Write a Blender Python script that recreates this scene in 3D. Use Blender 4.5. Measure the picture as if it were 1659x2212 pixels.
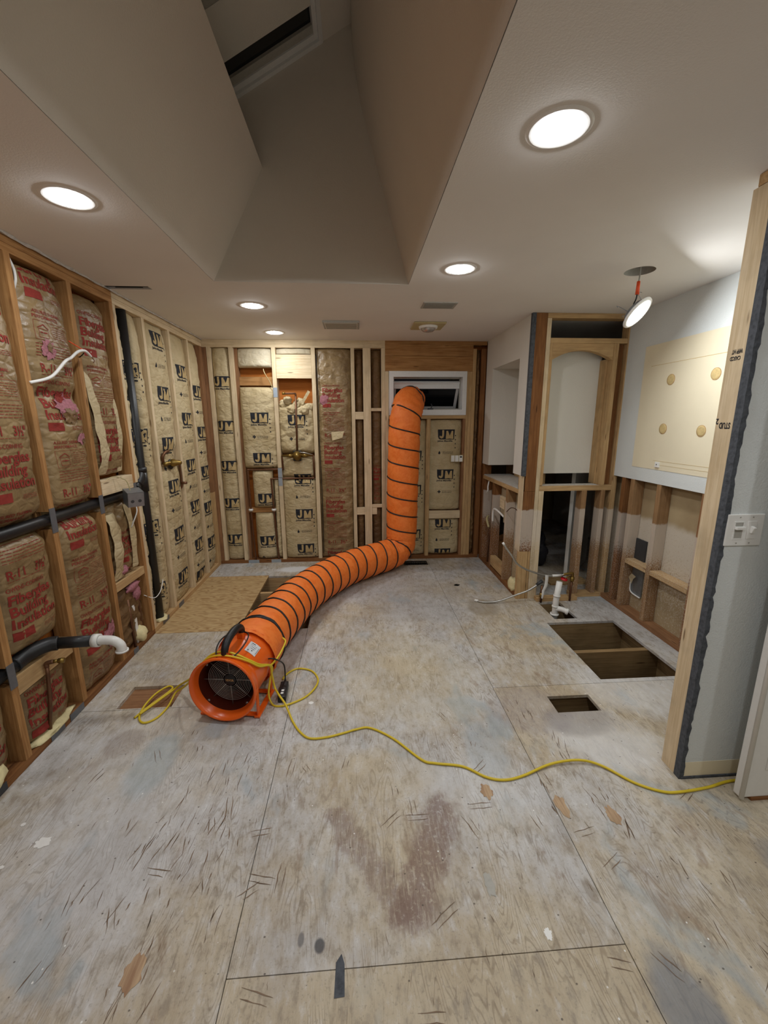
import bpy, bmesh, math, random
from mathutils import Vector, Matrix, noise

random.seed(7)
scene = bpy.context.scene
for o in list(bpy.data.objects):
    bpy.data.objects.remove(o)
COL = scene.collection

# ------------------------------------------------------------------ camera
FPX, PITCH, YAW, ROLL, CAMH = 894.06, 0.2137, 0.0652, 0.0046, 1.5935
IMG_W, IMG_H = 1659, 2212
def cam_axes():
    p, y, r = PITCH, YAW, ROLL
    f = Vector((math.sin(y)*math.cos(p), math.cos(y)*math.cos(p), -math.sin(p)))
    rt = Vector((math.cos(y), -math.sin(y), 0)); dn = f.cross(rt)
    return math.cos(r)*rt+math.sin(r)*dn, -math.sin(r)*rt+math.cos(r)*dn, f
RT, DN, FW = cam_axes()
cam_data = bpy.data.cameras.new('camera'); cam = bpy.data.objects.new('camera', cam_data)
COL.objects.link(cam); scene.camera = cam
cm = Matrix((RT, -DN, -FW)).transposed().to_4x4(); cm.translation = Vector((0, 0, CAMH))
cam.matrix_world = cm
cam_data.sensor_fit = 'HORIZONTAL'; cam_data.sensor_width = 36.0
cam_data.lens = FPX/IMG_W*36.0; cam_data.clip_start = 0.02; cam_data.clip_end = 60

# ------------------------------------------------------------------ world (night outside) and exposure
world = bpy.data.worlds.new('night'); scene.world = world; world.use_nodes = True
world.node_tree.nodes['Background'].inputs[0].default_value = (0.02, 0.025, 0.04, 1)
world.node_tree.nodes['Background'].inputs[1].default_value = 0.05
vs = scene.view_settings
vs.view_transform = 'Standard'; vs.look = 'None'; vs.gamma = 1.0; vs.use_curve_mapping = False
vs.exposure = 0.42
LAMP_STRENGTH = 135.0          # radiance of every LED lens in the room

def ray(px, py):
    return RT*((px-829.5)/FPX)+DN*((py-1106)/FPX)+FW
def onplane(px, py, ax, v):
    d = ray(px, py); c = Vector((0, 0, CAMH)); t = (v-c[ax])/d[ax]
    return c+d*t
def fl(px, py, z=0.0): return onplane(px, py, 2, z)

# ------------------------------------------------------------------ mesh helpers
WLOC = {}
def tag(o, label, cat, group=None):
    o['label'] = label; o['category'] = cat
    if group: o['group'] = group
    return o
def struct(o, label=None):
    o['kind'] = 'structure'
    if label: o['label'] = label
    return o
def link(o, parent=None, loc=(0, 0, 0)):
    COL.objects.link(o); loc = Vector(loc); o.location = loc
    WLOC[o.name] = loc.copy()
    if parent is not None:
        o.parent = parent
        o.matrix_parent_inverse = Matrix.Translation(-WLOC[parent.name])
    return o
def empty(name, loc):
    o = bpy.data.objects.new(name, None); o.empty_display_size = 0.05
    return link(o, None, loc)
def mobj(name, V, F, mat, parent=None, smooth=False, origin=None):
    V = [Vector(v) for v in V]
    if origin is None:
        xs = [v.x for v in V]; ys = [v.y for v in V]; zs = [v.z for v in V]
        origin = Vector(((min(xs)+max(xs))/2, (min(ys)+max(ys))/2, min(zs)))
    origin = Vector(origin)
    me = bpy.data.meshes.new(name)
    me.from_pydata([v-origin for v in V], [], F); me.update()
    mats = mat if isinstance(mat, (list, tuple)) else [mat]
    for m in mats: me.materials.append(m)
    if smooth: me.polygons.foreach_set('use_smooth', [True]*len(me.polygons))
    o = bpy.data.objects.new(name, me)
    return link(o, parent, origin)

class MB:
    def __init__(s): s.v = []; s.f = []
    def add(s, V, F):
        n = len(s.v); s.v += [Vector(v) for v in V]; s.f += [tuple(i+n for i in f) for f in F]; return s
    def box(s, x0, x1, y0, y1, z0, z1):
        V = [(x, y, z) for z in (z0, z1) for y in (y0, y1) for x in (x0, x1)]
        return s.add(V, [(0, 2, 3, 1), (4, 5, 7, 6), (0, 1, 5, 4), (2, 6, 7, 3), (0, 4, 6, 2), (1, 3, 7, 5)])
    def cbox(s, x0, x1, y0, y1, z0, z1, c=0.004):
        bm = bmesh.new(); m = MB().box(x0, x1, y0, y1, z0, z1)
        vs_ = [bm.verts.new(v) for v in m.v]
        for f in m.f: bm.faces.new([vs_[i] for i in f])
        bmesh.ops.bevel(bm, geom=bm.edges[:], offset=c, segments=2, affect='EDGES', profile=0.6)
        return s.bm(bm)
    def bm(s, bm):
        bm.verts.index_update()
        s.add([v.co.copy() for v in bm.verts], [[v.index for v in f.verts] for f in bm.faces]); bm.free(); return s
    def obox(s, M, sx, sy, sz, c=0):
        m = MB(); (m.cbox(-sx/2, sx/2, -sy/2, sy/2, -sz/2, sz/2, c) if c else m.box(-sx/2, sx/2, -sy/2, sy/2, -sz/2, sz/2))
        return s.add([M @ v for v in m.v], m.f)
    def beam(s, a, b, w, t, up=(0, 0, 1), c=0):
        a = Vector(a); b = Vector(b); d = (b-a); L = d.length; d.normalize()
        u = Vector(up); sx = d.cross(u)
        if sx.length < 1e-4: sx = d.cross(Vector((1, 0, 0)))
        sx.normalize(); sy = sx.cross(d)
        M = Matrix((sx, sy, d)).transposed().to_4x4(); M.translation = (a+b)/2
        return s.obox(M, w, t, L, c)
    def tube(s, pts, r, seg=10, caps=True, closed=False):
        pts = [Vector(p) for p in pts]; n = len(pts)
        rr = r if isinstance(r, (list, tuple)) else [r]*n
        T = []
        for i in range(n):
            a = pts[i-1] if (i > 0 or closed) else pts[i]
            b = pts[(i+1) % n] if (i < n-1 or closed) else pts[i]
            t = (b-a); T.append(t.normalized() if t.length > 1e-9 else Vector((0, 0, 1)))
        up = Vector((0, 0, 1)) if abs(T[0].z) < 0.9 else Vector((1, 0, 0))
        N = T[0].cross(up).normalized(); V = []
        for i in range(n):
            N = (N-T[i]*N.dot(T[i])).normalized(); B = T[i].cross(N)
            for k in range(seg):
                a = 2*math.pi*k/seg; V.append(pts[i]+(N*math.cos(a)+B*math.sin(a))*rr[i])
        F = []
        for i in range(n if closed else n-1):
            j = (i+1) % n
            for k in range(seg):
                k2 = (k+1) % seg; F.append((i*seg+k, i*seg+k2, j*seg+k2, j*seg+k))
        if caps and not closed:
            F.append(tuple(range(seg))[::-1]); F.append(tuple((n-1)*seg+k for k in range(seg)))
        return s.add(V, F)
    def lathe(s, prof, o, axis, seg=32, caps=False):
        o = Vector(o); ax = Vector(axis).normalized()
        e = ax.cross(Vector((0, 0, 1)))
        if e.length < 1e-3: e = Vector((1, 0, 0))
        e.normalize(); g = ax.cross(e); V = []; F = []
        for (t, r) in prof:
            for k in range(seg):
                a = 2*math.pi*k/seg; V.append(o+ax*t+(e*math.cos(a)+g*math.sin(a))*r)
        for i in range(len(prof)-1):
            for k in range(seg):
                k2 = (k+1) % seg; F.append((i*seg+k, i*seg+k2, (i+1)*seg+k2, (i+1)*seg+k))
        if caps:
            F.append(tuple(range(seg))[::-1]); F.append(tuple((len(prof)-1)*seg+k for k in range(seg)))
        return s.add(V, F)
    def disk(s, c, n, r, seg=32):
        c = Vector(c); n = Vector(n).normalized(); e = n.cross(Vector((0, 0, 1)))
        if e.length < 1e-3: e = Vector((1, 0, 0))
        e.normalize(); g = n.cross(e)
        return s.add([c+(e*math.cos(2*math.pi*k/seg)+g*math.sin(2*math.pi*k/seg))*r for k in range(seg)], [tuple(range(seg))])
    def slab(s, a0, a1, b0, b1, c0, c1, holes=(), conv=None):
        """board spanning a x b, thickness c0..c1, with rectangular openings"""
        As = sorted(set([a0, a1]+[h[i] for h in holes for i in (0, 1) if a0 < h[i] < a1]))
        Bs = sorted(set([b0, b1]+[h[i] for h in holes for i in (2, 3) if b0 < h[i] < b1]))
        def solid(i, j):
            if i < 0 or j < 0 or i >= len(As)-1 or j >= len(Bs)-1: return False
            ca = (As[i]+As[i+1])/2; cb = (Bs[j]+Bs[j+1])/2
            return not any(h[0] < ca < h[1] and h[2] < cb < h[3] for h in holes)
        V = []; idx = {}
        def vid(i, j, k):
            if (i, j, k) not in idx: idx[(i, j, k)] = len(V); V.append((As[i], Bs[j], (c0, c1)[k]))
            return idx[(i, j, k)]
        F = []
        for i in range(len(As)-1):
            for j in range(len(Bs)-1):
                if not solid(i, j): continue
                F.append((vid(i, j, 1), vid(i+1, j, 1), vid(i+1, j+1, 1), vid(i, j+1, 1)))
                F.append((vid(i, j, 0), vid(i, j+1, 0), vid(i+1, j+1, 0), vid(i+1, j, 0)))
                if not solid(i-1, j): F.append((vid(i, j, 0), vid(i, j, 1), vid(i, j+1, 1), vid(i, j+1, 0)))
                if not solid(i+1, j): F.append((vid(i+1, j, 0), vid(i+1, j+1, 0), vid(i+1, j+1, 1), vid(i+1, j, 1)))
                if not solid(i, j-1): F.append((vid(i, j, 0), vid(i+1, j, 0), vid(i+1, j, 1), vid(i, j, 1)))
                if not solid(i, j+1): F.append((vid(i, j+1, 0), vid(i, j+1, 1), vid(i+1, j+1, 1), vid(i+1, j+1, 0)))
        if conv: V = [conv(*v) for v in V]
        return s.add(V, F)
    def obj(s, name, mat, parent=None, smooth=False, origin=None, fix=True):
        o = mobj(name, s.v, s.f, mat, parent, smooth, origin)
        if fix:
            bm = bmesh.new(); bm.from_mesh(o.data); bmesh.ops.recalc_face_normals(bm, faces=bm.faces[:]); bm.to_mesh(o.data); bm.free()
        return o
def auto_smooth(o, deg=40):
    bm = bmesh.new(); bm.from_mesh(o.data)
    for e in bm.edges:
        e.smooth = (len(e.link_faces) == 2 and e.calc_face_angle(0) < math.radians(deg))
    for f in bm.faces: f.smooth = True
    bm.to_mesh(o.data); bm.free(); return o
def catmull(P, n=8, closed=False):
    P = [Vector(p) for p in P]; out = []; m = len(P)
    for i in range(m if closed else m-1):
        if closed: a, b, c, d = P[i-1], P[i], P[(i+1) % m], P[(i+2) % m]
        else: a, b, c, d = P[max(i-1, 0)], P[i], P[i+1], P[min(i+2, m-1)]
        for k in range(n):
            t = k/n
            out.append(0.5*((2*b)+(c-a)*t+(2*a-5*b+4*c-d)*t*t+(3*b-a-3*c+d)*t**3))
    if not closed: out.append(P[-1])
    return out
def copy_tree(o, loc, label=None):
    d = Vector(loc)-WLOC[o.name]
    r = o.copy(); COL.objects.link(r); r.location = Vector(loc); WLOC[r.name] = Vector(loc)
    if label: r['label'] = label
    for ch in list(o.children):
        c = ch.copy(); COL.objects.link(c); c.parent = r
        c.matrix_parent_inverse = Matrix.Translation(-Vector(loc)); c.location = ch.location+d
        WLOC[c.name] = WLOC[ch.name]+d
    return r
# ------------------------------------------------------------------ materials
def lin(c):
    return tuple(((x/255)/12.92 if x/255 <= 0.04045 else ((x/255+0.055)/1.055)**2.4) for x in c)+(1.0,)
class NT:
    def __init__(s, name):
        s.m = bpy.data.materials.new(name); s.m.use_nodes = True; s.t = s.m.node_tree
        s.b = s.t.nodes['Principled BSDF']
    def n(s, typ, **kw):
        nd = s.t.nodes.new(typ)
        for k, v in kw.items(): setattr(nd, k, v)
        return nd
    def l(s, a, b): s.t.links.new(a, b)
    def setin(s, sock, v):
        if isinstance(v, bpy.types.NodeSocket): s.l(v, sock)
        else: sock.default_value = v
    def coord(s, scale=(1, 1, 1), kind='Object', rnd=0.0):
        tc = s.n('ShaderNodeTexCoord').outputs[kind]
        mp = s.n('ShaderNodeMapping'); mp.inputs['Scale'].default_value = scale
        if rnd:
            oi = s.n('ShaderNodeObjectInfo'); mu = s.n('ShaderNodeVectorMath', operation='SCALE')
            mu.inputs[0].default_value = (rnd, rnd*1.7, rnd*2.3); s.l(oi.outputs['Random'], mu.inputs['Scale'])
            ad = s.n('ShaderNodeVectorMath', operation='ADD'); s.l(tc, ad.inputs[0]); s.l(mu.outputs[0], ad.inputs[1]); tc = ad.outputs[0]
        s.l(tc, mp.inputs['Vector']); return mp.outputs[0]
    def world(s, scale=(1, 1, 1)):
        g = s.n('ShaderNodeNewGeometry').outputs['Position']
        mp = s.n('ShaderNodeMapping'); mp.inputs['Scale'].default_value = scale; s.l(g, mp.inputs['Vector']); return mp.outputs[0]
    def noise(s, vec, scale=5, detail=4, rough=0.55, dist=0.0):
        n = s.n('ShaderNodeTexNoise'); s.l(vec, n.inputs['Vector'])
        n.inputs['Scale'].default_value = scale; n.inputs['Detail'].default_value = detail
        n.inputs['Roughness'].default_value = rough; n.inputs['Distortion'].default_value = dist
        return n.outputs['Fac']
    def voro(s, vec, scale=5, feature='F1', out='Distance', rnd=1.0):
        n = s.n('ShaderNodeTexVoronoi', feature=feature); s.l(vec, n.inputs['Vector']); n.inputs['Scale'].default_value = scale
        n.inputs['Randomness'].default_value = rnd
        return n.outputs[out]
    def wave(s, vec, scale=5, dist=3, detail=3, dscale=1.5, direction='X'):
        n = s.n('ShaderNodeTexWave', wave_type='BANDS', bands_direction=direction); s.l(vec, n.inputs['Vector'])
        n.inputs['Scale'].default_value = scale; n.inputs['Distortion'].default_value = dist
        n.inputs['Detail'].default_value = detail; n.inputs['Detail Scale'].default_value = dscale
        return n.outputs['Fac']
    def ramp(s, fac, stops, interp='LINEAR'):
        r = s.n('ShaderNodeValToRGB'); s.l(fac, r.inputs[0]); e = r.color_ramp.elements; r.color_ramp.interpolation = interp
        while len(e) < len(stops): e.new(0.5)
        for i, (p, c) in enumerate(stops):
            e[i].position = p; e[i].color = c if len(c) == 4 else tuple(c)+(1,)
        return r.outputs[0]
    def mask(s, fac, a, b):
        m = s.n('ShaderNodeMapRange'); m.interpolation_type = 'SMOOTHSTEP'
        s.setin(m.inputs[0], fac); m.inputs[1].default_value = a; m.inputs[2].default_value = b
        return m.outputs[0]
    def mix(s, fac, a, b, blend='MIX'):
        m = s.n('ShaderNodeMix', data_type='RGBA', blend_type=blend)
        s.setin(m.inputs[0], fac); s.setin(m.inputs[6], a); s.setin(m.inputs[7], b); return m.outputs[2]
    def math(s, op, a, b=0.0, c=0.0, clamp=False):
        m = s.n('ShaderNodeMath', operation=op, use_clamp=clamp)
        s.setin(m.inputs[0], a); s.setin(m.inputs[1], b)
        if op in ('MULTIPLY_ADD',): s.setin(m.inputs[2], c)
        return m.outputs[0]
    def sep(s, v):
        n = s.n('ShaderNodeSeparateXYZ'); s.l(v, n.inputs[0]); return n.outputs
    def bump(s, h, strength=0.3, dist=0.01):
        b = s.n('ShaderNodeBump'); b.inputs['Strength'].default_value = strength; b.inputs['Distance'].default_value = dist
        s.l(h, b.inputs['Height']); s.l(b.outputs[0], s.b.inputs['Normal']); return s
    def out(s, col=None, rough=0.6, metal=0.0, spec=None):
        if col is not None: s.setin(s.b.inputs['Base Color'], col)
        s.setin(s.b.inputs['Roughness'], rough); s.b.inputs['Metallic'].default_value = metal
        if spec is not None: s.b.inputs['Specular IOR Level'].default_value = spec
        return s.m

def wood(name, c0, c1, axis='z', rough=0.75, stain=None, spray=None, dirt=0.25):
    k = NT(name)
    sc = {'x': (1.2, 22, 22), 'y': (22, 1.2, 22), 'z': (22, 22, 1.2)}[axis]
    v = k.coord(sc, rnd=7.0)
    g = k.noise(v, 3.2, 6, 0.6, 0.6)
    col = k.mix(k.mask(g, 0.3, 0.7), lin(c0), lin(c1))
    g2 = k.noise(k.coord((2, 2, 2), rnd=3.0), 2.5, 3, 0.6)
    col = k.mix(k.math('MULTIPLY', k.mask(g2, 0.45, 0.75), dirt), col, lin([int(x*0.55) for x in c0]))
    sk = {'x': (0.9, 6, 6), 'y': (6, 0.9, 6), 'z': (6, 6, 0.9)}[axis]
    kn = k.voro(k.coord(sk, rnd=5.0), 3.2)
    col = k.mix(k.math('MULTIPLY', k.mask(kn, 0.13, 0.05), 0.75), col, lin([int(c0[0]*0.5), int(c0[1]*0.4), int(c0[2]*0.3)]))
    if spray:
        z = k.sep(k.world())[2]; sp = k.noise(k.world((1, 1, 1)), 120, 3, 0.7)
        zz = k.math('ADD', z, k.math('MULTIPLY', k.math('SUBTRACT', k.noise(k.world(), 14, 3), 0.5), 0.05))
        top = k.mask(zz, spray[1]+0.012, spray[1]-0.004); low = k.mask(z, spray[0], spray[0]+0.25)
        thr = k.mask(k.math('ADD', sp, k.math('MULTIPLY', low, 0.35)), 0.48, 0.72)
        col = k.mix(k.math('MULTIPLY', k.math('MULTIPLY', top, thr), spray[2]), col, lin((214, 206, 194)))
    k.out(col, rough, spec=0.25); k.bump(g, 0.25, 0.004); return k.m

def paint(name, c, tex=0.25, rough=0.85, scale=140, var=0.06):
    k = NT(name)
    n1 = k.noise(k.world(), scale, 3, 0.6); n2 = k.noise(k.world(), 1.7, 3)
    col = k.mix(k.math('MULTIPLY', k.mask(n2, 0.3, 0.75), var*4), lin(c), lin([int(x*0.9) for x in c]))
    k.out(col, rough, spec=0.25); k.bump(n1, tex, 0.004); return k.m
def plain(name, c, rough=0.5, metal=0.0, spec=0.4, bump=0.0, scale=60, var=0.12):
    k = NT(name); n1 = k.noise(k.coord((1, 1, 1), rnd=3.0), scale, 4)
    col = k.mix(k.math('MULTIPLY', k.mask(n1, 0.35, 0.8), var*2), lin(c), lin([int(x*0.72) for x in c]))
    k.out(col, rough, metal, spec)
    if bump: k.bump(n1, bump, 0.004)
    return k.m
def kraft(name, c0, c1, rough=0.6, sheen=0.3):
    k = NT(name)
    n1 = k.noise(k.world(), 3.5, 5, 0.65); n2 = k.noise(k.world((1, 1, 0.5)), 26, 4, 0.6, 1.2)
    col = k.mix(k.mask(n1, 0.3, 0.72), lin(c0), lin(c1))
    col = k.mix(k.math('MULTIPLY', k.mask(n2, 0.55, 0.8), 0.3), col, lin([int(x*0.7) for x in c0]))
    cr = k.voro(k.world((1, 1, 1.5)), 15, 'DISTANCE_TO_EDGE')
    h = k.math('ADD', k.math('MULTIPLY', n2, 0.8), k.math('MULTIPLY', k.mask(cr, 0.0, 0.25), 0.6))
    k.out(col, rough, spec=sheen); k.bump(h, 0.36, 0.010); return k.m

M = {}
WOODS = {'old': ((148, 104, 60), (180, 136, 86)), 'alc': ((138, 104, 70), (166, 132, 94)), 'new': ((200, 178, 142), (222, 203, 170)), 'brown': ((112, 72, 40), (140, 96, 56)), 'joist': ((128, 104, 70), (152, 126, 88)),
         'mid': ((176, 142, 98), (200, 168, 122)), 'red': ((128, 90, 60), (154, 114, 80))}
def W(kind, ax):
    key = kind+ax
    if key not in M:
        c0, c1 = WOODS[kind.split('_')[0]]
        M[key] = wood('wood_'+kind+'_'+ax, c0, c1, ax, spray=(0.42, 0.83, 0.62) if kind.endswith('_s') else None)
    return M[key]
M['ceiling'] = paint('ceiling_paint', (234, 231, 227), 0.12, 0.9, 160)
M['wallwhite'] = paint('wall_paint_cool', (218, 223, 222), 0.6, 0.75, 130)
M['wallwarm'] = paint('wall_paint_warm', (222, 219, 210), 0.3, 0.8, 130)
M['shaft'] = paint('shaft_paint', (226, 220, 210), 0.3, 0.9, 150)
M['gyp'] = paint('gypsum_back', (176, 160, 130), 0.25, 0.9, 90)
M['gyp_s'] = None
M['jm'] = kraft('kraft_light', (198, 182, 146), (178, 159, 120))
M['jm_pale'] = kraft('kraft_pale', (206, 196, 172), (184, 170, 140))
M['oc'] = kraft('kraft_brown', (150, 126, 88), (120, 98, 66), 0.4, 0.5)
M['oc2'] = kraft('kraft_dark', (124, 96, 62), (94, 70, 44), 0.55, 0.35)
M['ink'] = plain('ink_dark', (44, 46, 52), 0.8, spec=0.2)
M['inkred'] = plain('ink_red', (142, 54, 46), 0.75, spec=0.2, var=0.25, scale=40)
M['paperinv'] = plain('print_reverse', (188, 164, 118), 0.7, spec=0.2)
M['pink'] = plain('fiberglass_pink', (172, 116, 124), 0.95, spec=0.1, bump=1.0, scale=90, var=0.3)
M['foam'] = plain('spray_foam', (226, 214, 166), 0.8, spec=0.2, bump=0.8, scale=50)
M['abs'] = plain('abs_black', (30, 31, 33), 0.42, spec=0.45, bump=0.1, scale=50, var=0.2)
M['pvc'] = plain('pvc_white', (224, 224, 220), 0.35, spec=0.5, var=0.05)
M['galv'] = plain('galvanised', (150, 156, 162), 0.42, 0.75, bump=0.15, scale=30, var=0.2)
M['nailplate'] = plain('nail_plate_grey', (122, 126, 132), 0.5, 0.6, bump=0.15, scale=40)
M['nailplate_new'] = plain('nail_plate_bright', (170, 182, 194), 0.45, 0.55, bump=0.1, scale=40)
M['darkmetal'] = plain('nail_plate_dark', (74, 76, 80), 0.5, 0.5)
M['brass'] = plain('brass_aged', (150, 124, 66), 0.38, 0.85, var=0.3, scale=30)
M['copper'] = plain('copper_aged', (118, 84, 62), 0.45, 0.7, var=0.3, scale=25)
M['chrome'] = plain('braided_steel', (190, 190, 186), 0.3, 0.9, bump=0.3, scale=300)
M['black'] = plain('black_plastic', (24, 24, 26), 0.45, spec=0.45, bump=0.1, scale=120)
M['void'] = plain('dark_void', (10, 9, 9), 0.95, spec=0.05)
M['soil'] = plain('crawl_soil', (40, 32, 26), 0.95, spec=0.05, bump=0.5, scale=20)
M['white'] = plain('white_plastic', (232, 232, 228), 0.4, spec=0.45, var=0.03)
M['vinyl'] = plain('window_vinyl', (226, 228, 228), 0.4, spec=0.45, var=0.05)
M['trim'] = plain('lamp_trim', (236, 235, 232), 0.45, spec=0.4, var=0.03)
M['beige'] = plain('beige_plastic', (190, 176, 130), 0.5, spec=0.35)
M['vent'] = plain('grey_vent', (172, 170, 162), 0.6, spec=0.3)
M['orange'] = plain('blower_orange', (234, 100, 26), 0.28, spec=0.55, var=0.06, scale=12)
M['orange_shade'] = plain('blower_inside_shade', (84, 30, 14), 0.5, spec=0.3)  # housing orange darkened, shade inside the barrel put into the colour
M['yellow'] = plain('cord_yellow', (214, 188, 44), 0.45, spec=0.4, var=0.06)
M['red'] = plain('red_handle', (186, 24, 34), 0.4, spec=0.45)
M['orangeconn'] = plain('orange_connector', (230, 84, 40), 0.4)
M['card'] = plain('cardboard', (140, 100, 62), 0.8, spec=0.2)
M['bag'] = plain('bin_bag', (40, 42, 50), 0.4, spec=0.5, bump=0.6, scale=14)
M['greymortar'] = plain('grey_mortar', (86, 90, 96), 0.9, spec=0.2, bump=0.9, scale=60, var=0.45)
M['sticker'] = plain('label_sticker', (216, 218, 220), 0.4, var=0.04)
M['gold'] = plain('hub_gold', (190, 150, 96), 0.5)
M['greywire'] = plain('guard_wire', (170, 166, 160), 0.4, 0.6)
M['tanpaint'] = paint('bare_drywall_tan', (232, 222, 194), 0.2, 0.85, 120, 0.08)
M['glue'] = plain('mirror_glue', (206, 182, 128), 0.7, spec=0.3, bump=0.4, scale=60, var=0.2)
M['concrete_white'] = plain('thinset_white', (196, 192, 184), 0.9, bump=0.6, scale=60, var=0.3)
def mk_glass():
    k = NT('night_glass'); k.out((0.006, 0.007, 0.009, 1), 0.06, 0.0, 0.5); return k.m
M['glass'] = mk_glass()
def mk_lamp():
    k = NT('led_lens'); k.b.inputs['Emission Color'].default_value = (0.965, 0.985, 1.0, 1)
    k.b.inputs['Emission Strength'].default_value = LAMP_STRENGTH; k.out((0.9, 0.9, 0.9, 1), 0.5); return k.m
M['lens'] = mk_lamp()
def mk_bulb():
    k = NT('heat_bulb_glass'); n = k.noise(k.coord(), 40, 3); k.out(k.mix(n, (0.75, 0.72, 0.68, 1), (0.25, 0.22, 0.2, 1)), 0.15, 0.6); return k.m
M['bulb'] = mk_bulb()
def mk_gyps():
    k = NT('gypsum_sprayed'); z = k.sep(k.world())[2]
    sp = k.noise(k.world(), 110, 3, 0.7); n2 = k.noise(k.world(), 3, 3)
    zz = k.math('ADD', z, k.math('MULTIPLY', k.math('SUBTRACT', n2, 0.5), 0.12))
    top = k.mask(zz, 0.86, 0.80); low = k.mask(z, 0.1, 0.7)
    col = k.mix(k.mask(n2, 0.3, 0.7), lin((176, 158, 124)), lin((158, 138, 106)))
    thr = k.mask(k.math('ADD', sp, k.math('MULTIPLY', low, 0.3)), 0.5, 0.75)
    col = k.mix(k.math('MULTIPLY', k.math('MULTIPLY', top, thr), 0.85), col, lin((206, 198, 184)))
    k.out(col, 0.9, spec=0.2); k.bump(sp, 0.3, 0.004); return k.m
M['gyp_s'] = mk_gyps()
def mk_sheath():
    k = NT('plywood_sheathing_orange'); g = k.noise(k.coord((2, 20, 20)), 3, 6, 0.6, 0.5)
    k.out(k.mix(g, lin((150, 84, 30)), lin((188, 116, 52))), 0.75, spec=0.2); return k.m
M['sheath'] = mk_sheath()
def mk_fabric():
    k = NT('duct_fabric_orange')
    n = k.noise(k.world(), 18, 4, 0.6, 1.0); w = k.noise(k.world(), 700, 2)
    col = k.mix(k.mask(n, 0.35, 0.7), lin((242, 130, 56)), lin((234, 114, 40)))
    k.out(col, 0.55, spec=0.35); k.bump(k.math('ADD', n, k.math('MULTIPLY', w, 0.15)), 0.35, 0.01); return k.m
M['fabric'] = mk_fabric()

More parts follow.
